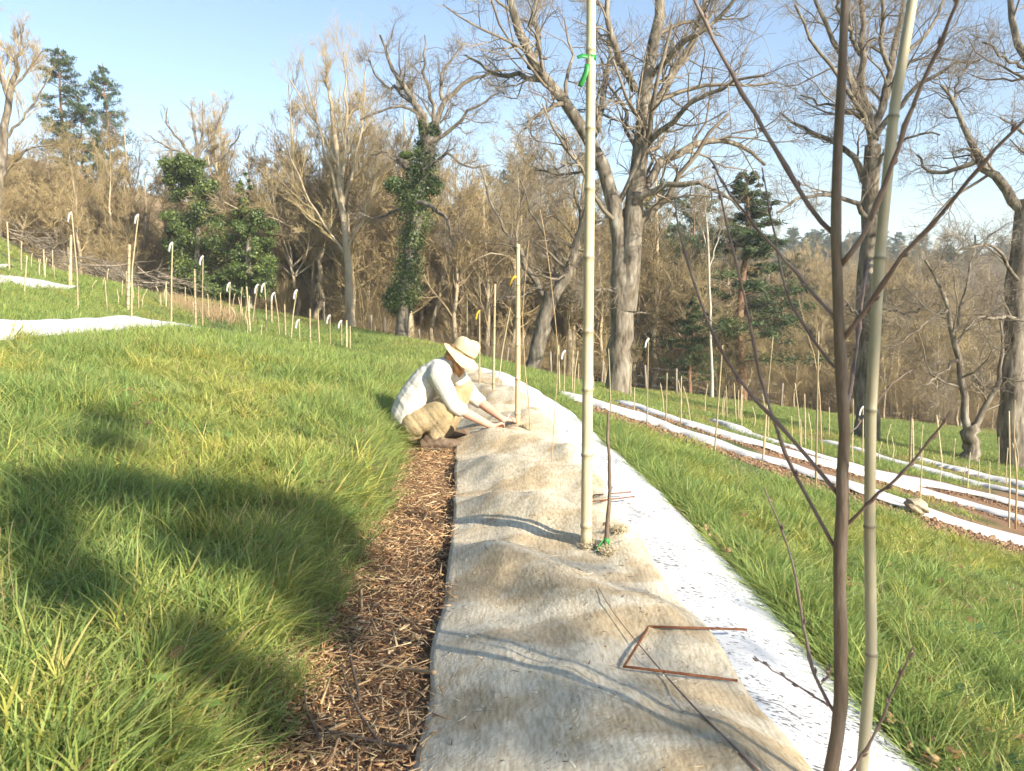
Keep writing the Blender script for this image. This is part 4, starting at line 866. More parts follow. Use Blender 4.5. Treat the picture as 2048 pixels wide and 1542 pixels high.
# sapling in front
def branchy(name, label, cat, stem, r0, r1, branches, Y, m1, m2, buds=True, seed=1, k=10):
    r = np.random.default_rng(seed); P = resample(np.array(stem), 24, .0012, r); b = P[0].copy(); t = thing(name, label, cat, tuple(b))
    R = np.linspace(r0, r1, 24) * (1 + .05 * r.normal(0, 1, 24)); V, Q, T = tubes((P - b)[None], R[None], k, True); obj('stem', np_mesh('stem', V, Q, T), M[m1], t)
    for pts, w0, w1, dy in branches:
        n = 16; a = np.array([at(p[0], p[1], Y + dy * i / max(1, len(pts) - 1)) for i, p in enumerate(pts)]); a = resample(a, n, .0012, r) - b
        Rb = np.linspace(w0, w1, n) * .76 * Y / FPX / 2
        if buds: Rb[[4, 8, 12]] *= 1.35
        V, Q, T = tubes(a[None], Rb[None], 7, True); br = obj('branch', np_mesh('branch', V, Q, T), M[m2], t)
        if buds:
            for i in (3, 6, 9, 12, 14):
                d = nrm(a[i + 1] - a[i]); sdv = nrm(np.cross(d, r.normal(0, 1, 3))); p0 = a[i] + sdv * Rb[i] * .6
                Pb = np.stack([p0, p0 + d * .006 + sdv * .004, p0 + d * .014 + sdv * .005]); V, Q, T = tubes(Pb[None], np.array([[.0028, .0035, .0008]]), 6, True)
                obj('bud', np_mesh('bud', V, Q, T), M[m2], br)
    return t
ys_ = 1.66
zs = float(hz(.415 * ys_, ys_))
stem = [np.array([.418 * ys_, ys_, zs])] + [at(px, py, ys_) for px, py in ((1681, 1450), (1681, 1300), (1678, 1130), (1684, 1040), (1690, 950), (1689, 830), (1681, 720), (1673, 620), (1680, 520), (1672, 470), (1672, 350), (1676, 220), (1688, 120), (1690, 0), (1692, -140))]
branchy('sapling', 'leafless sapling with thin purple-brown branches close in front', 'sapling', stem, .0168, .0075, [
 ([(1674, 474), (1638, 452), (1590, 360), (1540, 280), (1480, 180), (1430, 80), (1385, -5), (1360, -60)], 14, 8, .25),
 ([(1682, 530), (1722, 488), (1762, 400), (1810, 250), (1850, 150), (1900, 50), (1925, -40)], 15, 7, -.2),
 ([(1672, 640), (1600, 555), (1500, 440), (1440, 360), (1420, 318)], 10, 5, .3),
 ([(1684, 682), (1735, 615), (1790, 530), (1850, 462), (1900, 405), (1960, 330), (2060, 230)], 13, 7, -.25),
 ([(1681, 745), (1630, 690), (1570, 585), (1550, 480), (1524, 335)], 9, 4, .2),
 ([(1692, 830), (1708, 740), (1724, 600), (1735, 520)], 11, 7, .3),
 ([(1680, 1115), (1600, 975), (1545, 845), (1512, 715), (1480, 550), (1428, 350)], 11, 5, .35),
 ([(1687, 1005), (1590, 880), (1470, 760), (1400, 610), (1355, 460), (1350, 400)], 12, 5, .35),
 ([(1688, 1055), (1760, 985), (1835, 915), (1900, 825)], 10, 5, -.15),
 ([(1680, 1440), (1640, 1385), (1615, 1300), (1604, 1230), (1588, 1130), (1560, 1050), (1528, 975)], 11, 4, .2),
 ([(1656, 1412), (1638, 1398), (1595, 1372), (1548, 1342), (1508, 1312)], 7, 3, .1),
 ([(1640, 1370), (1655, 1355), (1660, 1335)], 4, 3, 0),
 ([(1690, 1560), (1745, 1480), (1785, 1390), (1826, 1294)], 9, 5, -.1),
 ([(1690, 880), (1740, 820), (1790, 760), (1825, 740)], 5, 3, .3)], ys_, 'sapling_bark', 'sapling_twig', True, 61, 12)
# grafted sapling with a green tie
b = onground(1208, 1112); Yg = b[1]; b[2] = float(felt_z(q_of(b[0], b[1]), b[1])) - .02
stem = [b] + [at(px, py, Yg) for px, py in ((1212, 1090), (1216, 1060), (1213, 1052), (1220, 1000), (1219, 930), (1217, 890), (1214, 860), (1218, 822))]
t = branchy('grafted_sapling', 'short leafless sapling with a green tie beside the tall bamboo pole', 'sapling', stem, .012, .0055, [([(1214, 1050), (1209, 1046), (1206, 1050)], 8, 5, 0), ([(1219, 985), (1223, 980), (1225, 974)], 4, 2, 0)], Yg, 'sapling_bark', 'sapling_bark', False, 62, 9)
c = at(1213, 1082, Yg); ring(t, 'tie', c, .0135, .03, 'tape_green')
ribbon(t, 'tie', [c + np.array([-.016, -.016, .01]), c + np.array([-.036, -.03, -.012]), c + np.array([-.05, -.03, -.05]), c + np.array([-.056, -.03, -.085])], .022, 'tape_green', (.5, 1, 0), .9)
# woolly wads of felt pulled up round the stems
M['wool'] = mat('wool', [(.45, .36, .21), (.60, .51, .34), (.68, .61, .46)], 25, 1, 8, bump=.6, bscale=90)
def wad(label, px, py, r_, seed):
    r = np.random.default_rng(seed); p = onground(px, py); p[2] = float(felt_z(q_of(p[0], p[1]), p[1])); n = 420; a = r.uniform(0, 6.28, n); rr = .75 * r_ * r.uniform(.2, 1, n)
    P0 = np.stack([rr * np.cos(a), rr * np.sin(a), 0 * a + .004], 1); d = np.stack([np.cos(a + r.normal(0, 1, n)), np.sin(a + r.normal(0, 1, n)), r.uniform(.1, .9, n)], 1)
    P, R = grow_lines(r, P0, d, r.uniform(.015, .045, n), np.full(n, .0018), np.full(n, .0008), 5, .6, -.22); V, Q, T = tubes(P, R, 4)
    tag(obj('felt_wad', np_mesh('felt_wad', V, Q, T), M['wool'], None, tuple(p)), label, 'felt wad')
wad('frayed felt wad round the foot of the grafted sapling', 1216, 1118, .05, 71); wad('frayed felt wad right of the grafted sapling', 1240, 1106, .035, 72); wad('frayed felt wad at the foot of the tall bamboo pole', 1178, 1108, .045, 73); wad('frayed felt wad at the foot of the pole held by the person', 1052, 876, .05, 74)
# staples
def surf(x, y):
    q = float(q_of(x, y)); fr = float(felt_right(y)); zs_ = float(np.interp(q, [-.05, .33, .6, 1.0], [.08, .07, .02, -.14])); return max(float(felt_z(q, y)), zs_) if q < fr else zs_ + .012
def staple(label, pts, rad):
    px_ = np.concatenate([np.linspace(pts[i], pts[i + 1], 12)[(1 if i else 0):] for i in range(len(pts) - 1)]); D = []
    for px, py in px_:
        d = ray(px, py); z = .05
        for _ in range(6): p = CAM + d * ((z - CAM[2]) / d[2]); z = surf(p[0], p[1]) + rad + .012
        D.append(z)
    D = np.array(D)
    for _ in range(6): D[1:-1] = np.maximum(D[1:-1], .25 * D[:-2] + .5 * D[1:-1] + .25 * D[2:])
    D = np.array([CAM + ray(*q_) * ((z - CAM[2]) / ray(*q_)[2]) for q_, z in zip(px_, D)]); b = D[0].copy(); A = Acc()
    R = np.full(len(D), rad) * (1 + .08 * np.sin(np.arange(len(D)) * 2.3)); V, Q, T = tubes((D - b)[None], R[None], 8, True); A.add(V, Q, T)
    tag(obj('ground_staple', A.mesh('ground_staple'), M['rust'], None, tuple(b)), label, 'staple')
staple('rusty square-bent steel staple lying across the felt and white sheet in front', [(1493, 1259), (1298, 1253), (1248, 1333), (1474, 1361)], .0045)
staple('rusty steel staple lying beside the grafted sapling', [(1262, 984), (1188, 990), (1176, 1004), (1268, 993)], .004)
# long twig on the felt
def lying(name, label, cat, pts, r0, r1, m, lift=.008):
    P = []
    for px, py in pts:
        p = onground(px, py); d = ray(px, py)
        for _ in range(5): z = surf(p[0], p[1]) + lift if q_of(p[0], p[1]) > -.52 else float(hz(p[0], p[1])) + .04; p = CAM + d * ((z - CAM[2]) / d[2])
        P.append(p)
    P = resample(np.array(P), 20); b = P[0].copy(); V, Q, T = tubes((P - b)[None], np.linspace(r0, r1, 20)[None] * (1 + .12 * np.sin(np.arange(20) * 1.9))[None], 7, True)
    return tag(obj(name, np_mesh(name, V, Q, T), M[m], None, tuple(b)), label, cat)
lying('twig', 'long thin dark twig curving over the felt mat under the staple', 'twig', [(1520, 1545), (1465, 1490), (1398, 1425), (1330, 1350), (1270, 1280), (1225, 1225), (1195, 1172)], .0035, .0012, 'sapling_twig', .008)
for i, (pts, rr, lb) in enumerate([([(820, 1496), (780, 1490), (700, 1470), (650, 1462)], .006, 'crooked brown stick poking out from under the felt edge'), ([(762, 1490), (715, 1420), (690, 1360), (684, 1330)], .005, 'bent grey stick lying on the near mulch'),
   ([(870, 1345), (810, 1338), (760, 1330)], .007, 'flat pale straw stalk lying on the mulch beside the felt'), ([(720, 1400), (702, 1320), (698, 1290)], .006, 'upright-lying brown stick on the near mulch'), ([(640, 1480), (612, 1420), (608, 1370)], .005, 'thin dark stick at the grass edge of the mulch'),
   ([(835, 1270), (770, 1240), (745, 1235)], .004, 'pale split stick lying across the middle of the mulch'), ([(722, 1180), (724, 1220)], .006, 'short pale stub standing in the mulch by the grass')]):
    lying('stick', lb, 'stick', pts, rr, rr * .6, 'stem_tan' if i in (2, 5, 6) else 'sapling_bark', .01)
# stone on the lower sheet
b = onground(1832, 1030); r = np.random.default_rng(5)
import bmesh
bm = bmesh.new(); bmesh.ops.create_icosphere(bm, subdivisions=3, radius=1)
for v in bm.verts:
    n_ = 1 + .22 * math.sin(v.co.x * 3 + 1) * math.cos(v.co.y * 2.5) + .10 * math.sin(v.co.z * 6 + v.co.x * 4); v.co = Vector((v.co.x * .14 * n_, v.co.y * .10 * n_, (v.co.z * .075 - .04 * v.co.x) * n_))
me = bpy.data.meshes.new('stone'); bm.to_mesh(me); bm.free(); M['stone'] = mat('stone', [(.26, .21, .14), (.38, .32, .22), (.46, .40, .30)], 9, .9, 8, bump=.5)
tag(obj('stone', me, M['stone'], None, (b[0], b[1], b[2] + .10)), 'flat-topped tan stone weighing down the nearest lower sheet', 'stone')
# canes of the upper slope: base, top, width px, tag
UPPER = [((156, 634), (154, 540), (143, 424), 5, 1), ((141, 577), (141, 520), (142, 470), 9, 0), ((262, 646), (264, 540), (277, 428), 5, 1), ((255, 624), (257, 560), (259, 489), 10, 0), ((253, 606), (253, 570), (253, 542), 5, 0),
 ((342, 653), (343, 560), (345, 484), 5, 1), ((391, 650), (390, 590), (389, 538), 8, 0), ((405, 652), (405, 580), (406, 511), 4, 1), ((458, 641), (459, 600), (460, 564), 4, 1), ((482, 622), (482, 600), (484, 574), 4, 0), ((501, 664), (497, 620), (493, 573), 6, 0),
 ((504, 645), (510, 605), (516, 568), 4, 1), ((533, 665), (532, 610), (529, 566), 4, 1), ((543, 645), (543, 620), (543, 593), 7, 0), ((559, 672), (556, 630), (549, 584), 4, 1), ((571, 675), (570, 640), (569, 608), 6, 0), ((581, 682), (586, 630), (594, 579), 4, 1),
 ((600, 686), (599, 660), (598, 638), 3, 1), ((620, 688), (620, 650), (620, 617), 7, 0), ((639, 691), (637, 650), (636, 619), 4, 0), ((660, 692), (660, 660), (660, 629), 4, 1), ((683, 693), (683, 660), (683, 640), 4, 1), ((693, 697), (693, 670), (693, 641), 7, 0), ((700, 699), (700, 675), (700, 652), 5, 0),
 ((19, 552), (17, 500), (14, 444), 6, 0), ((42, 548), (42, 510), (43, 482), 5, 0), ((46, 594), (51, 555), (54, 511), 5, 0), ((89, 558), (88, 525), (87, 499), 5, 0), ((77, 556), (77, 535), (77, 518), 4, 0), ((108, 560), (108, 545), (108, 530), 4, 0), ((215, 620), (212, 590), (210, 560), 4, 0), ((277, 620), (277, 595), (277, 572), 4, 0), ((332, 614), (332, 590), (332, 564), 5, 0)]
nt_, nu_ = 0, 0
W_ = ['first', 'second', 'third', 'fourth', 'fifth', 'sixth', 'seventh', 'eighth', 'ninth', 'tenth', 'eleventh', 'twelfth', 'thirteenth', 'fourteenth', 'fifteenth', 'sixteenth', 'seventeenth', 'eighteenth', 'nineteenth', 'twentieth', 'twenty-first', 'twenty-second', 'twenty-third', 'twenty-fourth', 'twenty-fifth', 'twenty-sixth', 'twenty-seventh', 'twenty-eighth', 'twenty-ninth', 'thirtieth', 'thirty-first', 'thirty-second', 'thirty-third', 'thirty-fourth']
def ground_or(px, py, lim):
    p = onground(px, py); 
    return p if p[1] < lim else np.array([*at(px, py, lim)[:2], at(px, py, lim)[2]])
def stake(name, label, base, mid, top, w, tagc=None, group=None, m='bamboo', node=.22, lim=44, tone=1.0):
    b = ground_or(*base, lim); Y = b[1]; b = b - np.array([0, 0, .12]); P = [b, at(*mid, Y), at(*top, Y)]; r_ = max(w * .72 * Y / FPX / 2, .004)
    t = cane(name, label, 'cane', P, r_, r_ * .75, m, node if w >= 4 else None, group, (tone, tone * .97, tone * .9), 6)
    if tagc:
        c = P[-1]; s = Y / FPX
        ribbon(t, 'tag', [c + np.array([1 * s, -.01, -1 * s]), c + np.array([-2 * s, -.02, -2.5 * s]), c + np.array([-5 * s, -.02, -8 * s]), c + np.array([-7 * s, -.02, -19 * s])], 3.4 * s, tagc, (1, .3, .2), .4, .002)
    return t
for base, mid, top, w, tg in sorted(UPPER, key=lambda e: e[0][0]):
    if tg: lb = f'thin cane with a white tag on the upper slope, {W_[nt_]} tagged one from the left'; nt_ += 1
    else: lb = f'untagged bamboo stake on the upper slope, {W_[nu_]} untagged one from the left'; nu_ += 1
    stake('garden_cane', lb, base, mid, top, w, 'tape_white' if tg else None, 'canes on the upper slope', tone=float(rng.uniform(.55, .95)))
smalls_upper = []; smalls_lower = []
r = np.random.default_rng(17)
for i in range(34):
    px = r.uniform(60, 560); py = np.interp(px, [0, 160, 300, 560], [520, 560, 590, 655]) + r.uniform(-12, 40); h = r.uniform(22, 50)
    smalls_upper.append(stake('field_cane', 'thin pale cane', (px, py), (px + r.normal(0, 1.5), py - h / 2), (px + r.normal(0, 3), py - h), 2.6, None, 'small canes dotted over the upper slope'))
# canes and posts round the end of the row and on the lower slope
LOWER = [((959, 780), (959, 700), (959, 620), 6, 'tape_yellow', 'cane with a yellow tie behind the brim of the hat'), ((986, 803), (988, 690), (990, 568), 9, None, 'pale thick stake just right of the hat'), ((934, 700), (934, 640), (934, 588), 5, None, 'cane rising straight above the hat'), ((993, 778), (1005, 700), (1021, 614), 4, None, 'leaning orange cane between the hat and the held pole'),
 ((1222, 831), (1220, 760), (1217, 697), 4, None, 'thin cane just right of the tall bamboo pole'), ((1294, 862), (1295, 770), (1297, 676), 4, 'tape_white', 'thin cane with a white tag right of the double-stemmed oak'), ((1428, 908), (1437, 800), (1445, 690), 5, None, 'leaning yellow cane on the nearest lower sheet'), ((1454, 842), (1453, 800), (1452, 772), 4, None, 'short cane at the end of the third lower sheet'),
 ((1473, 846), (1470, 800), (1468, 766), 4, None, 'cane leaning left beside the end of the third lower sheet'), ((1480, 846), (1482, 805), (1484, 770), 4, None, 'cane leaning right beside the end of the third lower sheet'), ((1524, 928), (1534, 800), (1546, 674), 4, None, 'tall thin cane leaning right on the nearest lower sheet'), ((1527, 915), (1532, 850), (1536, 775), 4, None, 'cane behind the tall leaning one on the second lower sheet'),
 ((1611, 898), (1610, 840), (1609, 788), 5, None, 'straight cane between the sapling and the tall leaning cane'), ((1632, 985), (1634, 830), (1637, 662), 6, None, 'tall yellow cane left of the sapling stem'), ((1602, 898), (1598, 830), (1590, 766), 3, None, 'thin cane leaning left near the sapling stem'), ((1705, 915), (1706, 860), (1706, 798), 4, None, 'cane just right of the sapling stem'), ((1725, 912), (1726, 860), (1726, 812), 4, 'tape_white', 'cane with a white tag in front of the tall oak'),
 ((1820, 926), (1822, 880), (1823, 834), 7, None, 'left one of two thick stakes side by side before the far meadow'), ((1827, 926), (1826, 880), (1825, 838), 6, None, 'right one of two thick stakes side by side before the far meadow'), ((1886, 930), (1879, 880), (1873, 830), 5, None, 'cane leaning left on the fourth lower sheet'), ((1839, 1030), (1842, 960), (1846, 890), 4, None, 'thin cane standing behind the stone'), ((2019, 1056), (2020, 940), (2018, 822), 5, None, 'straight cane near the right border'),
 ((1120, 793), (1118, 740), (1117, 690), 5, None, 'cane at the far end of the nearest lower sheet'), ((1127, 795), (1129, 740), (1130, 700), 4, 'tape_white', 'tagged cane at the far end of the nearest lower sheet'), ((1146, 790), (1150, 740), (1156, 702), 5, None, 'cane leaning right at the far end of the nearest lower sheet'), ((1144, 788), (1145, 740), (1146, 700), 4, None, 'straight cane beside the leaning one at the far end of the nearest lower sheet'), ((1269, 832), (1269, 800), (1269, 775), 4, None, 'short cane just right of the oak foot'),
 ((1332, 838), (1333, 790), (1334, 745), 4, None, 'thin cane behind the second lower sheet'), ((1362, 848), (1362, 790), (1363, 752), 4, None, 'thin upright cane between the first and second lower sheets'), ((1384, 850), (1375, 800), (1366, 772), 3, None, 'thin cane leaning left over the second lower sheet')]
for base, mid, top, w, tg, lb in LOWER:
    stake('garden_cane', lb, base, mid, top, w, tg, 'canes on the lower slope', tone=float(rng.uniform(.55, .95)), lim=34)
r = np.random.default_rng(23)
for i in range(34):
    px = r.uniform(1130, 2040); py = np.interp(px, [1130, 1450, 2048], [775, 830, 935]) + r.uniform(0, 90) * (px - 1000) / 1000; h = r.uniform(40, 85)
    smalls_lower.append(stake('field_cane', 'thin pale cane', (px, py), (px + r.normal(0, 2), py - h / 2), (px + r.normal(0, 5), py - h), 2.8, None, 'small canes dotted over the lower slope', lim=38))
for nm_, ls_ in (('upper', smalls_upper), ('lower', smalls_lower)):
    for k_, o_ in enumerate(sorted(ls_, key=lambda o: o.location.x / o.location.y)): o_['label'] = f'small thin cane dotted on the {nm_} slope, {W_[k_]} from the left'
# thin bent cane and young stems near the person
P = [onground(1101, 948)]; Yt = P[0][1]; P[0][2] = .03; P += [at(px, py, Yt) for px, py in ((1106, 880), (1114, 760), (1116, 690), (1102, 560), (1090, 470), (1080, 419))]
cane('thin_cane', 'long thin bent orange cane left of the tall bamboo pole', 'cane', P, .0032, .0026, 'stem_tan', None, None, (1, 1, 1), 6)
P = [onground(1061, 880)]; Yt = P[0][1]; P[0][2] = .03; P += [at(px, py, Yt) for px, py in ((1060, 810), (1052, 775), (1048, 700), (1044, 640), (1050, 560), (1058, 480))]
cane('young_tree', 'thin crooked grey-brown young stem beside the held pole', 'sapling', P, .006, .002, 'stem_tan', None, None, (.5, .45, .4), 6, 'stem')
P = [onground(1516, 925)]; Yt = P[0][1]; P += [at(px, py, Yt) for px, py in ((2031 - 1516 + 1516, 940), (2026, 870), (2028, 800))]; P[0] = onground(2031, 1058); Yt = P[0][1]; P = [P[0]] + [at(px, py, Yt) for px, py in ((2034, 960), (2028, 880), (2030, 800))]
cane('young_tree', 'thin brown young stem next to the straight cane near the right border', 'sapling', P, .012, .004, 'stem_tan', None, None, (.5, .42, .35), 6, 'stem')
P = [onground(1644, 915)]; Yt = P[0][1]; P += [at(px, py, Yt) for px, py in ((1640, 800), (1632, 720), (1612, 660), (1596, 590))]
cane('young_tree', 'thin curved young stem leaning left behind the sapling stem', 'sapling', P, .014, .004, 'stem_tan', None, None, (.75, .65, .5), 6, 'stem')
# post and wire fence round the field
def fence(label, posts, hpx, lim=46, wires=3):
    B = [at(px, py, lim) for px, py in posts]
    for p_ in B: p_[2] = float(hz(p_[0], p_[1]))
    b0 = B[0].copy(); t = thing('wire_fence', label, 'fence', tuple(b0)); tops = []
    r = np.random.default_rng(9)
    for p in B:
        h = 1.25 * r.uniform(.9, 1.1); ln = r.normal(0, .05, 2); q_ = p - b0; top = q_ + np.array([ln[0], ln[1], h]); tops.append((q_, top))
        P = np.stack([q_ - np.array([0, 0, .2]), (q_ + top) / 2, top]); V, Q, T = tubes(P[None], np.array([[.06, .055, .05]]), 7, True); obj('post', np_mesh('post', V, Q, T), M['post'], t)
    for f in np.linspace(.25, .92, wires):
        P = np.array([a + (c - a) * f for a, c in tops]); V, Q, T = tubes(resample(P, len(P) * 4)[None], np.full((1, len(P) * 4), .004), 4); obj('wire', np_mesh('wire', V, Q, T), M['wire'], t)
fence('post and wire fence along the wood at the top of the upper slope', [(60, 512), (180, 540), (294, 556), (362, 574), (425, 586), (470, 612), (545, 640)], 45)
fence('post and wire fence behind the crouching person', [(650, 680), (742, 705), (770, 712), (842, 731), (1012, 762), (1102, 786), (1202, 806), (1292, 826), (1352, 824), (1560, 850)], 45, 40)
# brush pile on the upper edge
r = np.random.default_rng(29); A = Acc(); b = ground_or(215, 560, 36); n = 130
p0 = np.stack([r.uniform(-4.6, 2.2, n), r.normal(0, .8, n), r.uniform(.1, 1.1, n)], 1); zz = hz(b[0] + p0[:, 0], b[1] + p0[:, 1]) - b[2]; p0[:, 2] += zz
d = np.stack([r.normal(.9, .4, n), r.normal(0, .4, n), r.normal(-.30, .22, n)], 1); P, R = grow_lines(r, p0, d, r.uniform(1.0, 2.6, n), r.uniform(.012, .04, n), np.full(n, .008), 7, .12, 0); V, Q, T = tubes(P, R, 5); A.add(V, Q)
tw = twiggery(r, [(P, R)], [dict(per=6, t0=.2, ang=(20, 50), lr=(.2, .5), rr=.5, n=4, gnarl=.15, up=0, k=3)], .005)
for P, R, k in tw: V, Q, T = tubes(P, R, k); A.add(V, Q)
bp = tag(obj('brush_pile', A.mesh('brush_pile'), M['twig_oak'], None, tuple(b)), 'grey brush pile of cut branches along the top of the upper slope', 'brush pile')
# tan strip of dead grass stems below the ivy thickets
A = Acc(); r = np.random.default_rng(37); n = 1300; px = r.uniform(345, 470, n); py = np.interp(px, [345, 470], [602, 640]) + r.uniform(-10, 12, n)
pp = np.array([ground_or(a, c, 34) for a, c in zip(px[::10], py[::10])]); pp = np.repeat(pp, 10, 0)[:n] + np.concatenate([r.normal(0, .35, (n, 2)), np.zeros((n, 1))], 1); pp[:, 2] = hz(pp[:, 0], pp[:, 1])
d = r.normal(0, .25, (n, 3)); d[:, 2] = 1; P, R = grow_lines(r, pp, d, r.uniform(.15, .4, n), np.full(n, .006), np.full(n, .004), 3, .1, 0); V, Q, T = tubes(P, R, 3); A.add(V, Q)
tag(obj('dead_stems', A.mesh('dead_stems'), M['stem_tan']), 'tan strip of dead grass stems below the ivy thickets', None, None, 'stuff')
# ------------------------------------------------------------------ the crouching person
M['skin'] = mat('skin', [(.50, .27, .18), (.58, .34, .24), (.62, .39, .28)], 14, .55, 4, spec=.4)
M['shirt'] = mat('shirt', [(.46, .44, .38), (.60, .57, .50), (.66, .63, .56)], 7, .95, 6, bump=.2, bscale=60)
M['trousers'] = mat('trousers', [(.27, .20, .105), (.41, .32, .18), (.50, .405, .25)], 7, .95, 7, bump=.25, bscale=50)
M['boot'] = mat('boot', [(.08, .055, .035), (.17, .12, .08), (.25, .185, .125)], 25, .8, 7)
M['sole'] = mat('sole', [(.07, .05, .035), (.16, .12, .08)], 30, .9, 4)
M['hat'] = mat('hat', [(.52, .41, .22), (.64, .53, .32), (.70, .61, .40)], 9, .95, 7, bump=.2, bscale=80)
M['band'] = mat('band', [(.20, .15, .09), (.30, .22, .13)], 9, .9, 3)
M['beard'] = mat('beard', [(.30, .15, .07), (.45, .25, .12), (.52, .32, .17)], 60, .9, 5, bump=.6, bscale=200)
Y0 = float(POLE_FOOT[1]) - .12
pt = lambda px, py, dy=0.0: at(px, py, Y0 + dy)
BASE = pt(866, 905); BASE[2] = float(hz(BASE[0], BASE[1]))
man = thing('person', 'person in a straw-coloured sun hat crouching and working at the foot of a bamboo pole', 'person', tuple(BASE))
class Blob:
    def __init__(s): s.A = Acc()
    def cap(s, p0, p1, r0, r1, sc=None):
        p0 = np.asarray(p0, float); p1 = np.asarray(p1, float); d = p1 - p0; L = np.linalg.norm(d); d = d / max(L, 1e-6); ts = []; rs = []
        for a in np.linspace(-math.pi / 2, 0, 5)[1:]: ts.append(r0 * math.sin(a)); rs.append(r0 * math.cos(a))
        for a in np.linspace(0, math.pi / 2, 5)[:-1]: ts.append(L + r1 * math.sin(a)); rs.append(r1 * math.cos(a))
        ts = [-r0] + ts + [L + r1]; rs = [r0 * .08] + rs + [r1 * .08]
        P = p0[None] + d[None] * np.array(ts)[:, None]; V, Q, T = tubes_dir(P, np.array(rs), d, 14, sc); s.A.add(V, Q, T)
    def chain(s, pts, rs, sc=None):
        for i in range(len(pts) - 1): s.cap(pts[i], pts[i + 1], rs[i], rs[i + 1], sc)
    def ell(s, c, R, axes):
        n, m = 10, 16; th = np.linspace(.06, math.pi - .06, n); ph = np.arange(m) * 2 * math.pi / m
        U = np.stack([np.sin(th)[:, None] * np.cos(ph), np.sin(th)[:, None] * np.sin(ph), np.cos(th)[:, None] * np.ones(m)], -1) * np.array(R)
        V = (U.reshape(-1, 3) @ np.array(axes)) + np.asarray(c); ii = np.arange(n * m).reshape(n, m); nx = np.roll(ii, -1, 1)
        Q = np.stack([ii[:-1], ii[1:], nx[1:], nx[:-1]], -1).reshape(-1, 4); c0 = len(V)
        V = np.concatenate([V, [V[:m].mean(0), V[-m:].mean(0)]]); T = np.concatenate([np.stack([ii[0], nx[0], np.full(m, c0)], -1), np.stack([nx[-1], ii[-1], np.full(m, c0 + 1)], -1)]); s.A.add(V, Q, T)
    def build(s, name, m, vox, smooth=3, folds=None, parent=None):
        me = s.A.mesh(name, True, BASE); o = bpy.data.objects.new(name, me); COL.objects.link(o)
        rm = o.modifiers.new('r', 'REMESH'); rm.mode = 'VOXEL'; rm.voxel_size = vox
        sm = o.modifiers.new('s', 'SMOOTH'); sm.factor = .5; sm.iterations = smooth
        dg = bpy.context.evaluated_depsgraph_get(); m2 = bpy.data.meshes.new_from_object(o.evaluated_get(dg)); bpy.data.objects.remove(o); bpy.data.meshes.remove(me)
        n = len(m2.vertices); V = np.zeros(n * 3, np.float32); N = np.zeros(n * 3, np.float32); m2.vertices.foreach_get('co', V); m2.vertices.foreach_get('normal', N); V = V.reshape(-1, 3); N = N.reshape(-1, 3)
        if folds: V = V + N * folds(V)[:, None]; m2.vertices.foreach_set('co', V.astype(np.float32).ravel())
        m2.polygons.foreach_set('use_smooth', np.ones(len(m2.polygons), bool)); m2.name = name; m2.materials.clear(); m2.materials.append(M[m]); m2.update()
        return obj(name, m2, None, parent or man)
def tubes_dir(P, R, d, k, sc=None):
    ref = np.array([0, 1.0, 0]) if abs(d[1]) < .8 else np.array([1.0, 0, 0]); u = nrm(np.cross(d, ref)); v = np.cross(d, u); a = np.arange(k) * 2 * math.pi / k; n = len(P)
    su, sv = sc if sc else (1, 1)
    V = P[:, None] + R[:, None, None] * (u[None, None] * su * np.cos(a)[None, :, None] + v[None, None] * sv * np.sin(a)[None, :, None]); V = V.reshape(-1, 3); ii = np.arange(n * k).reshape(n, k); nx = np.roll(ii, -1, 1)
    Q = np.stack([ii[:-1], nx[:-1], nx[1:], ii[1:]], -1).reshape(-1, 4); c0 = len(V); V = np.concatenate([V, [P[0], P[-1]]]); T = np.concatenate([np.stack([nx[0], ii[0], np.full(k, c0)], -1), np.stack([ii[-1], nx[-1], np.full(k, c0 + 1)], -1)])
    return V, Q, T
J = dict(pel=pt(824, 838), wai=pt(828, 810), che=pt(856, 765), top=pt(884, 738), nek=pt(899, 722), shn=pt(876, 752, -.17), shf=pt(912, 752, .17),
 eln=pt(906, 812, -.20), elf=pt(948, 795, .20), win=pt(984, 853, -.07), wif=pt(1006, 839, .07), hin=pt(828, 846, -.10), hif=pt(834, 846, .10), knn=pt(906, 800, -.16), knf=pt(930, 776, .17), ann=pt(872, 878, -.13), anf=pt(892, 872, .15))
UPD = nrm(np.array([.53, 0, .85])); FWD = nrm(np.array([.85, .08, -.53])); FWD = nrm(FWD - UPD * (FWD @ UPD)); SID = np.cross(UPD, FWD)
HC = pt(917, 715)
H = lambda f, u, s=0: HC + FWD * f + UPD * u + SID * s
body = Blob()
body.ell(H(0, .015), (.098, .074, .112), np.stack([FWD, SID, UPD])); body.ell(H(.03, -.05), (.066, .056, .066), np.stack([FWD, SID, UPD])); body.cap(H(.055, -.075), H(.07, -.085), .034, .03)
body.cap(H(.088, .005), H(.112, -.028), .011, .016); body.cap(H(.085, .02, .03), H(.085, .02, -.03), .016, .016)      # nose, brow
body.cap(H(.088, -.055, .02), H(.088, -.055, -.02), .010, .010); body.cap(H(.085, -.067, .016), H(.085, -.067, -.016), .011, .011)  # lips
for s in (-1, 1): body.ell(H(-.005, -.012, s * .076), (.02, .009, .032), np.stack([FWD, SID, UPD])); body.ell(H(.074, -.018, s * .038), (.02, .018, .016), np.stack([FWD, SID, UPD]))
body.chain([H(-.03, -.06), J['nek'], J['top']], [.055, .057, .07]); body.chain([J['top'], J['che'], J['wai'], J['pel']], [.085, .115, .11, .12], (1, 1.25))
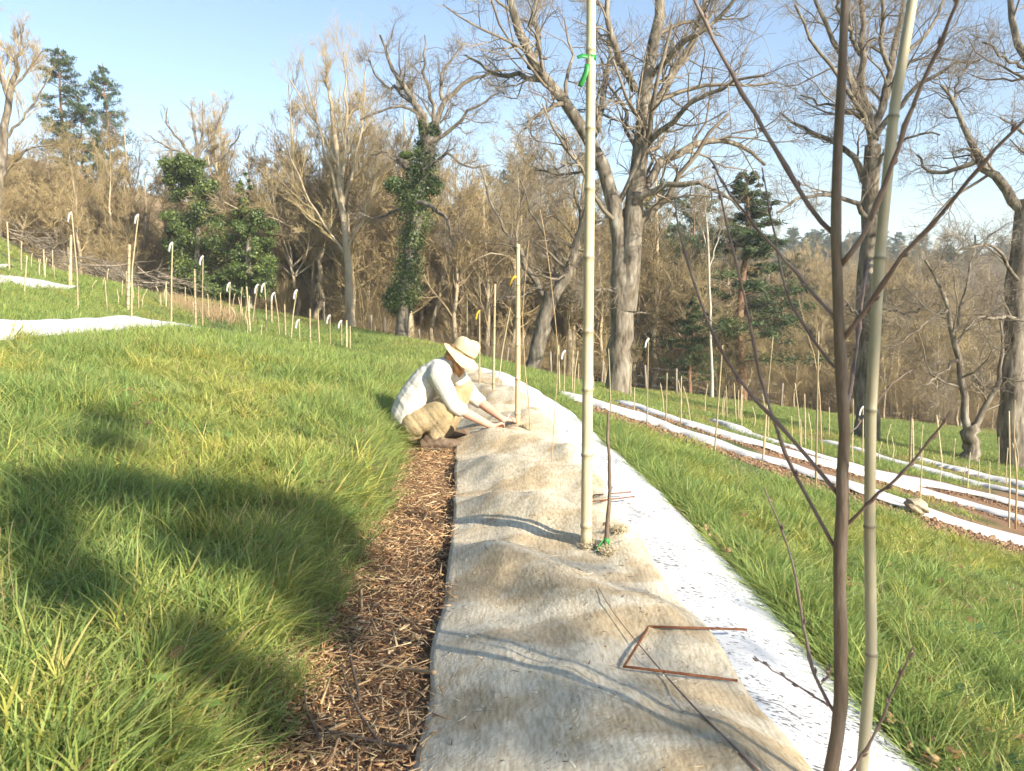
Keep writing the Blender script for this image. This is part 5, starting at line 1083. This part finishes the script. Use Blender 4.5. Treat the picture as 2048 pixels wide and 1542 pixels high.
for e in 'nf':
    body.chain([J['top'], J['sh' + e], J['el' + e]], [.06, .052, .04]); body.chain([J['el' + e], .6 * J['el' + e] + .4 * J['wi' + e], J['wi' + e]], [.040, .042, .027])
    body.chain([J['hi' + e], J['kn' + e]], [.085, .06]); body.chain([J['kn' + e], J['an' + e]], [.056, .045])
# hands: palm, four fingers with bends, thumb from the side of the palm
def hand(w, palm, tips, thumb, r=.0088):
    d = nrm(palm - w); body.cap(w, w + d * .02, .026, .026); sidev = nrm(tips[-1][0] - tips[0][0])
    for k, (kn, mid, tp) in enumerate(tips):
        body.cap(w + d * .018 + sidev * (-.016 + .0107 * k), kn, .015, .0125); body.chain([kn, mid, tp], [r * 1.12, r, r * .82])
    body.chain([w + d * .022 - sidev * .02, thumb[0], thumb[1]], [.014, .0105, .0085])
PF = POLE_FOOT + np.array([0, 0, .045]); 
wn = J['win']; dn = nrm(PF + np.array([-.02, -.03, .015]) - wn); sv = nrm(np.cross(dn, np.array([0, .5, 1.0]))); sv = sv if sv[1] < 0 else -sv
tips = []
for k, ln in enumerate((.042, .046, .042, .032)):
    kn = wn + dn * (.088 - .004 * k) + np.array([0, 0, .004]) + (-sv) * (-.030 + .020 * k) * -1; mid = kn + nrm(dn + np.array([.1, .05, -.45])) * ln * .8; tp = mid + nrm(dn * .5 + np.array([0, .15, -1.0])) * ln * .75; tips.append((kn, mid, tp))
hand(wn, wn + dn * .08, tips, (wn + dn * .07 - (tips[-1][0] - tips[0][0]) * .55 + np.array([0, 0, -.012]), wn + dn * .105 - (tips[-1][0] - tips[0][0]) * .35 + np.array([0, 0, -.03])))
wf = J['wif']; df = nrm(PF + np.array([-.01, .04, .04]) - wf); sv2 = nrm(np.cross(df, np.array([0, -.3, 1.0]))); sv2 = sv2 if sv2[1] > 0 else -sv2; tips = []
for k, ln in enumerate((.042, .046, .042, .032)):
    kn = wf + df * (.085 - .004 * k) + sv2 * (-.028 + .019 * k); mid = kn + nrm(df + np.array([.25, .0, -.5])) * ln * .8; tp = mid + nrm(df * .3 + np.array([.15, -.2, -1.0])) * ln * .8; tips.append((kn, mid, tp))
hand(wf, wf + df * .08, tips, (wf + df * .068 - sv2 * .045 + np.array([0, 0, -.01]), wf + df * .10 - sv2 * .04 + np.array([0, 0, -.028])))
bo_ = body.build('body', 'skin', .0066, 2)
fold = lambda sc, amp, sd: (lambda V: amp * (np.asarray(fbm(V[:, 0] * sc + V[:, 2] * sc * .8, V[:, 1] * sc * .5 + V[:, 2] * sc * .35 + V[:, 0] * sc * .6, sd, 3)) - .5) * 2)
sh = Blob(); sh.chain([J['nek'] + np.array([-.012, 0, -.02]), J['top'], J['che'] + np.array([-.012, 0, .0]), J['wai'] + np.array([-.025, 0, 0]), J['pel'] + np.array([-.035, 0, .035])], [.066, .105, .142, .142, .150], (1, 1.22))
sh.cap(pt(806, 822), pt(800, 832), .085, .075, (1, 1.6)); sh.cap(pt(850, 792), pt(846, 805), .085, .07, (1, 1.5))
for e, s in (('n', -1), ('f', 1)):
    el = J['el' + e]; cf = el + (J['wi' + e] - el) * .17
    sh.chain([J['top'] + np.array([0, s * .06, -.01]), J['sh' + e], .5 * J['sh' + e] + .5 * el + np.array([.006, 0, -.015]), el, cf], [.10, .086, .078, .066, .062])
sh.build('shirt', 'shirt', .0085, 3, fold(10, .013, 401))
tr_ = Blob(); tr_.chain([J['pel'] + np.array([-.01, 0, .03]), J['pel'] + np.array([.0, 0, -.06])], [.135, .135], (1, 1.3))
for e, s in (('n', -1), ('f', 1)):
    tr_.chain([J['hi' + e], .5 * (J['hi' + e] + J['kn' + e]) + np.array([0, 0, -.03]), J['kn' + e]], [.115, .102, .083]); tr_.chain([J['kn' + e], .5 * (J['kn' + e] + J['an' + e]) + np.array([-.015, 0, 0]), J['an' + e] + np.array([0, 0, .045])], [.083, .082, .070])
tr_.build('trousers', 'trousers', .0085, 3, fold(9, .016, 402))
# boots
for e, s, heel, toe in (('n', -1, pt(849, 889, -.13), pt(926, 900, -.15)), ('f', 1, pt(868, 882, .15), pt(938, 891, .17))):
    gz = float(hz(heel[0], heel[1])); heel[2] = gz + .06; toe[2] = max(gz + .055, float(felt_z(-.45, toe[1])) + .045) if e == 'f' else gz + .055
    d = nrm(toe - heel); bt = Blob(); bt.chain([heel, heel + d * .09, heel + d * .19, toe - d * .03], [.047, .046, .046, .040], (1.0, 1.0)); bt.cap(heel + d * .04 + np.array([0, 0, .03]), J['an' + e] + np.array([.005, 0, .02]), .052, .056); bt.cap(heel + d * .14 + np.array([0, 0, .02]), heel + d * .07 + np.array([0, 0, .07]), .04, .048)
    b = bt.build('boot', 'boot', .007, 3, fold(30, .003, 403))
    so2 = Blob(); 
    for f0, f1, w in ((.0, .1, .043), (.1, .2, .044), (.2, .285, .041)): so2.cap(heel + d * f0 - np.array([0, 0, .042]), heel + d * f1 - np.array([0, 0, .042]), w, w, (.42, 1.08))
    so2.build('sole', 'sole', .007, 2, None, b)
    a = Acc()
    for k in range(5):
        c = heel + d * (.10 + .022 * k) + np.array([0, 0, .062 - .008 * k]); P = np.stack([c + np.array([0, -.035, -.006]), c + np.array([0, 0, .008]), c + np.array([0, .035, -.006])]); V, Q, T = tubes(P[None], np.full((1, 3), .004), 6, True); a.add(V - BASE, Q, T)
    obj('lace', a.mesh('lace'), M['sole'], b)
# beard, hair
bd = Blob(); bd.ell(H(.045, -.088), (.056, .058, .040), np.stack([FWD, SID, UPD])); bd.cap(H(.075, -.10), H(.085, -.125), .032, .016)
for s in (-1, 1): bd.cap(H(.0, -.05, s * .066), H(.045, -.085, s * .05), .018, .026)
bd.cap(H(.094, -.042, .022), H(.094, -.042, -.022), .010, .010)
bd.build('beard', 'beard', .006, 2, fold(70, .004, 404))
hr = Blob(); hr.ell(H(-.028, .018), (.088, .084, .10), np.stack([FWD, SID, UPD])); hr.cap(H(-.075, -.03, .04), H(-.075, -.03, -.04), .035, .035); hr.build('hair', 'beard', .008, 2, fold(50, .004, 405))
for s in (-1, 1):
    e_ = Blob(); e_.ell(H(.087, .002, s * .032), (.011, .012, .008), np.stack([FWD, SID, UPD])); e_.build('eye', 'sole', .004, 1)
# sun hat: crown and drooping brim
HATC = H(.012, .062); n, m = 9, 40; ph = np.arange(m) * 2 * math.pi / m
prof = [(.096, -.012), (.100, .0), (.102, .035), (.099, .075), (.088, .105), (.066, .118), (.034, .110), (.004, .106)]
rows = []
for i, (rr, hh) in enumerate(prof):
    wob = 1 + .03 * np.sin(ph * 3 + i) + .02 * np.sin(ph * 5 + 2 * i); f = np.cos(ph); pinch = np.where(i >= 4, 1 - .18 * np.abs(np.sin(ph)) ** 2, 1)
    rows.append(HATC + FWD * (rr * 1.08 * wob * f)[:, None] + SID * (rr * .92 * wob * np.sin(ph) * pinch)[:, None] + UPD * (hh + .012 * f * (i > 2) + .006 * np.sin(ph * 4 + i))[:, None])
V = np.concatenate(rows) - BASE; ii = np.arange(len(prof) * m).reshape(len(prof), m); nx = np.roll(ii, -1, 1); Q = np.stack([ii[:-1], nx[:-1], nx[1:], ii[1:]], -1).reshape(-1, 4)
hat = obj('hat', np_mesh('hat', V, Q), M['hat'], man); md = hat.modifiers.new('t', 'SOLIDIFY'); md.thickness = .004; md = hat.modifiers.new('s', 'SUBSURF'); md.levels = md.render_levels = 1
rows = []
for i, t_ in enumerate(np.linspace(0, 1, 7)):
    rr = .098 + .068 * t_; dr = -.012 - .066 * t_ ** 1.3 * (.35 + .9 * np.sin(ph) ** 2) - .022 * t_ * np.cos(ph) + .010 * t_ * np.sin(ph * 3 + 1)
    rows.append(HATC + FWD * (rr * 1.06 * np.cos(ph))[:, None] + SID * (rr * .94 * np.sin(ph))[:, None] + UPD * dr[:, None])
V = np.concatenate(rows) - BASE; ii = np.arange(7 * m).reshape(7, m); nx = np.roll(ii, -1, 1); Q = np.stack([ii[:-1], ii[1:], nx[1:], nx[:-1]], -1).reshape(-1, 4)
br = obj('brim', np_mesh('brim', V, Q), M['hat'], hat); md = br.modifiers.new('t', 'SOLIDIFY'); md.thickness = .004
a = Acc(); P = HATC + FWD * (.110 * np.cos(ph))[:, None] + SID * (.095 * np.sin(ph))[:, None] + UPD * .004; P = np.concatenate([P, P[:1]]); V, Q, T = tubes(P[None], np.full((1, m + 1), .0035), 6); a.add(V - BASE, Q); obj('band', a.mesh('band'), M['band'], hat)
# belt
# white marker tag stuck in the ground by the hands
tp = thing('plant_tag', 'small white plant tag sticking up beside the hands', 'tag', tuple(at(1008, 846, YP - .03)))
ribbon(tp, 'strip', [at(1006, 850, YP - .03), at(1014, 838, YP - .03), at(1024, 822, YP - .03)], .018, 'tape_white', (.5, .3, .5), 0)

# ------------------------------------------------------------------ trees behind the viewer whose shade falls on the foreground
def shade_tree(name, label, x, y, H_, lumps, n, size, seed, mk='ivy'):
    r = np.random.default_rng(seed); z = float(hz(x, y)); t = thing(name, label, 'tree', (x, y, z)); P = np.zeros((1, 8, 3)); P[0, :, 2] = np.linspace(-.3, H_, 8); P[0, 1:, :2] = np.cumsum(r.normal(0, .05, (7, 2)), 0)
    obj('trunk', mesh_of([(P, np.linspace(.11, .02, 8)[None], 8)], 'trunk'), M['bark_oak'], t)
    A = Acc(); V, Q, C = leaves(r, np.array([l[:3] for l in lumps]) - np.array([x, y, z]), np.array([l[3:] for l in lumps]), n, size, [(1, 1, 1), (1.3, 1.2, 1), (.7, .8, .7)], 1, .1); A.add(V, Q, None, C)
    obj('crown', A.mesh('crown', False, None, True), M[mk], t)
def back(px, py, Yb):     # point on the sun ray through the ground seen at px,py, at depth Yb behind the viewer
    g_ = onground(px, py); L = (g_[1] - Yb) / -SUN[1]; return g_ + SUN * L
def lumps_for(spots, Yb, f=.62):
    o = []
    for px, py, w in spots: c = back(px, py, Yb); o.append((c[0], c[1], c[2], w * f, w * f, w * f))
    return o
LM = lumps_for([(205, 850, .30), (190, 900, .34), (60, 1000, .36), (200, 1000, .42), (350, 1010, .42), (500, 1020, .40), (630, 1040, .34), (690, 1090, .30), (480, 1090, .40), (360, 1110, .34), (620, 1130, .34), (60, 1080, .36), (560, 1190, .30), (640, 1230, .28), (110, 1190, .25), (390, 1310, .25), (520, 1420, .28)], -4.0)
shade_tree('shade_tree', 'leafy evergreen behind the viewer whose shade darkens the near left grass', float(np.mean([l[0] for l in LM])), -4.0, 4.5, LM, 4300, .05, 501)
LM = lumps_for([(px + 40 * ((j + i) % 2), py, .42) for i, py in enumerate((1130, 1200, 1290, 1390, 1500)) for j, px in enumerate(range(700, 1500, 120)) if not (py < 1160 and px > 1180)] + [(1850, 1330, .35), (1980, 1400, .4), (1900, 1500, .4), (2040, 1290, .3), (300, 1480, .35), (1500, 1300, .3)], -5.5)
shade_tree('shade_tree', 'thin-leaved tree behind the viewer whose dappled shade crosses the near felt mat', float(np.mean([l[0] for l in LM])), -5.5, 5.0, LM, 2300, .03, 502)

# ------------------------------------------------------------------ light haze over the valley
hm = bpy.data.materials.new('haze'); hm.use_nodes = True; hn = hm.node_tree; hn.nodes.remove(hn.nodes['Principled BSDF'])
pv = hn.nodes.new('ShaderNodeVolumePrincipled'); pv.inputs['Color'].default_value = (.86, .92, 1, 1); pv.inputs['Density'].default_value = .0008; pv.inputs['Anisotropy'].default_value = 0
hn.links.new(pv.outputs[0], hn.nodes['Material Output'].inputs['Volume'])
x0, x1, y0_, y1_, z0, z1 = -2600, 2600, -60, 3600, -60, 62
V = [(x, y, z) for z in (z0, z1) for y in (y0_, y1_) for x in (x0, x1)]
hb = obj('haze', np_mesh('haze', V, [(0, 2, 3, 1), (4, 5, 7, 6), (0, 1, 5, 4), (2, 6, 7, 3), (0, 4, 6, 2), (1, 3, 7, 5)], None, False), hm)
tag(hb, 'thin pale haze in the air over the valley', None, None, 'stuff')
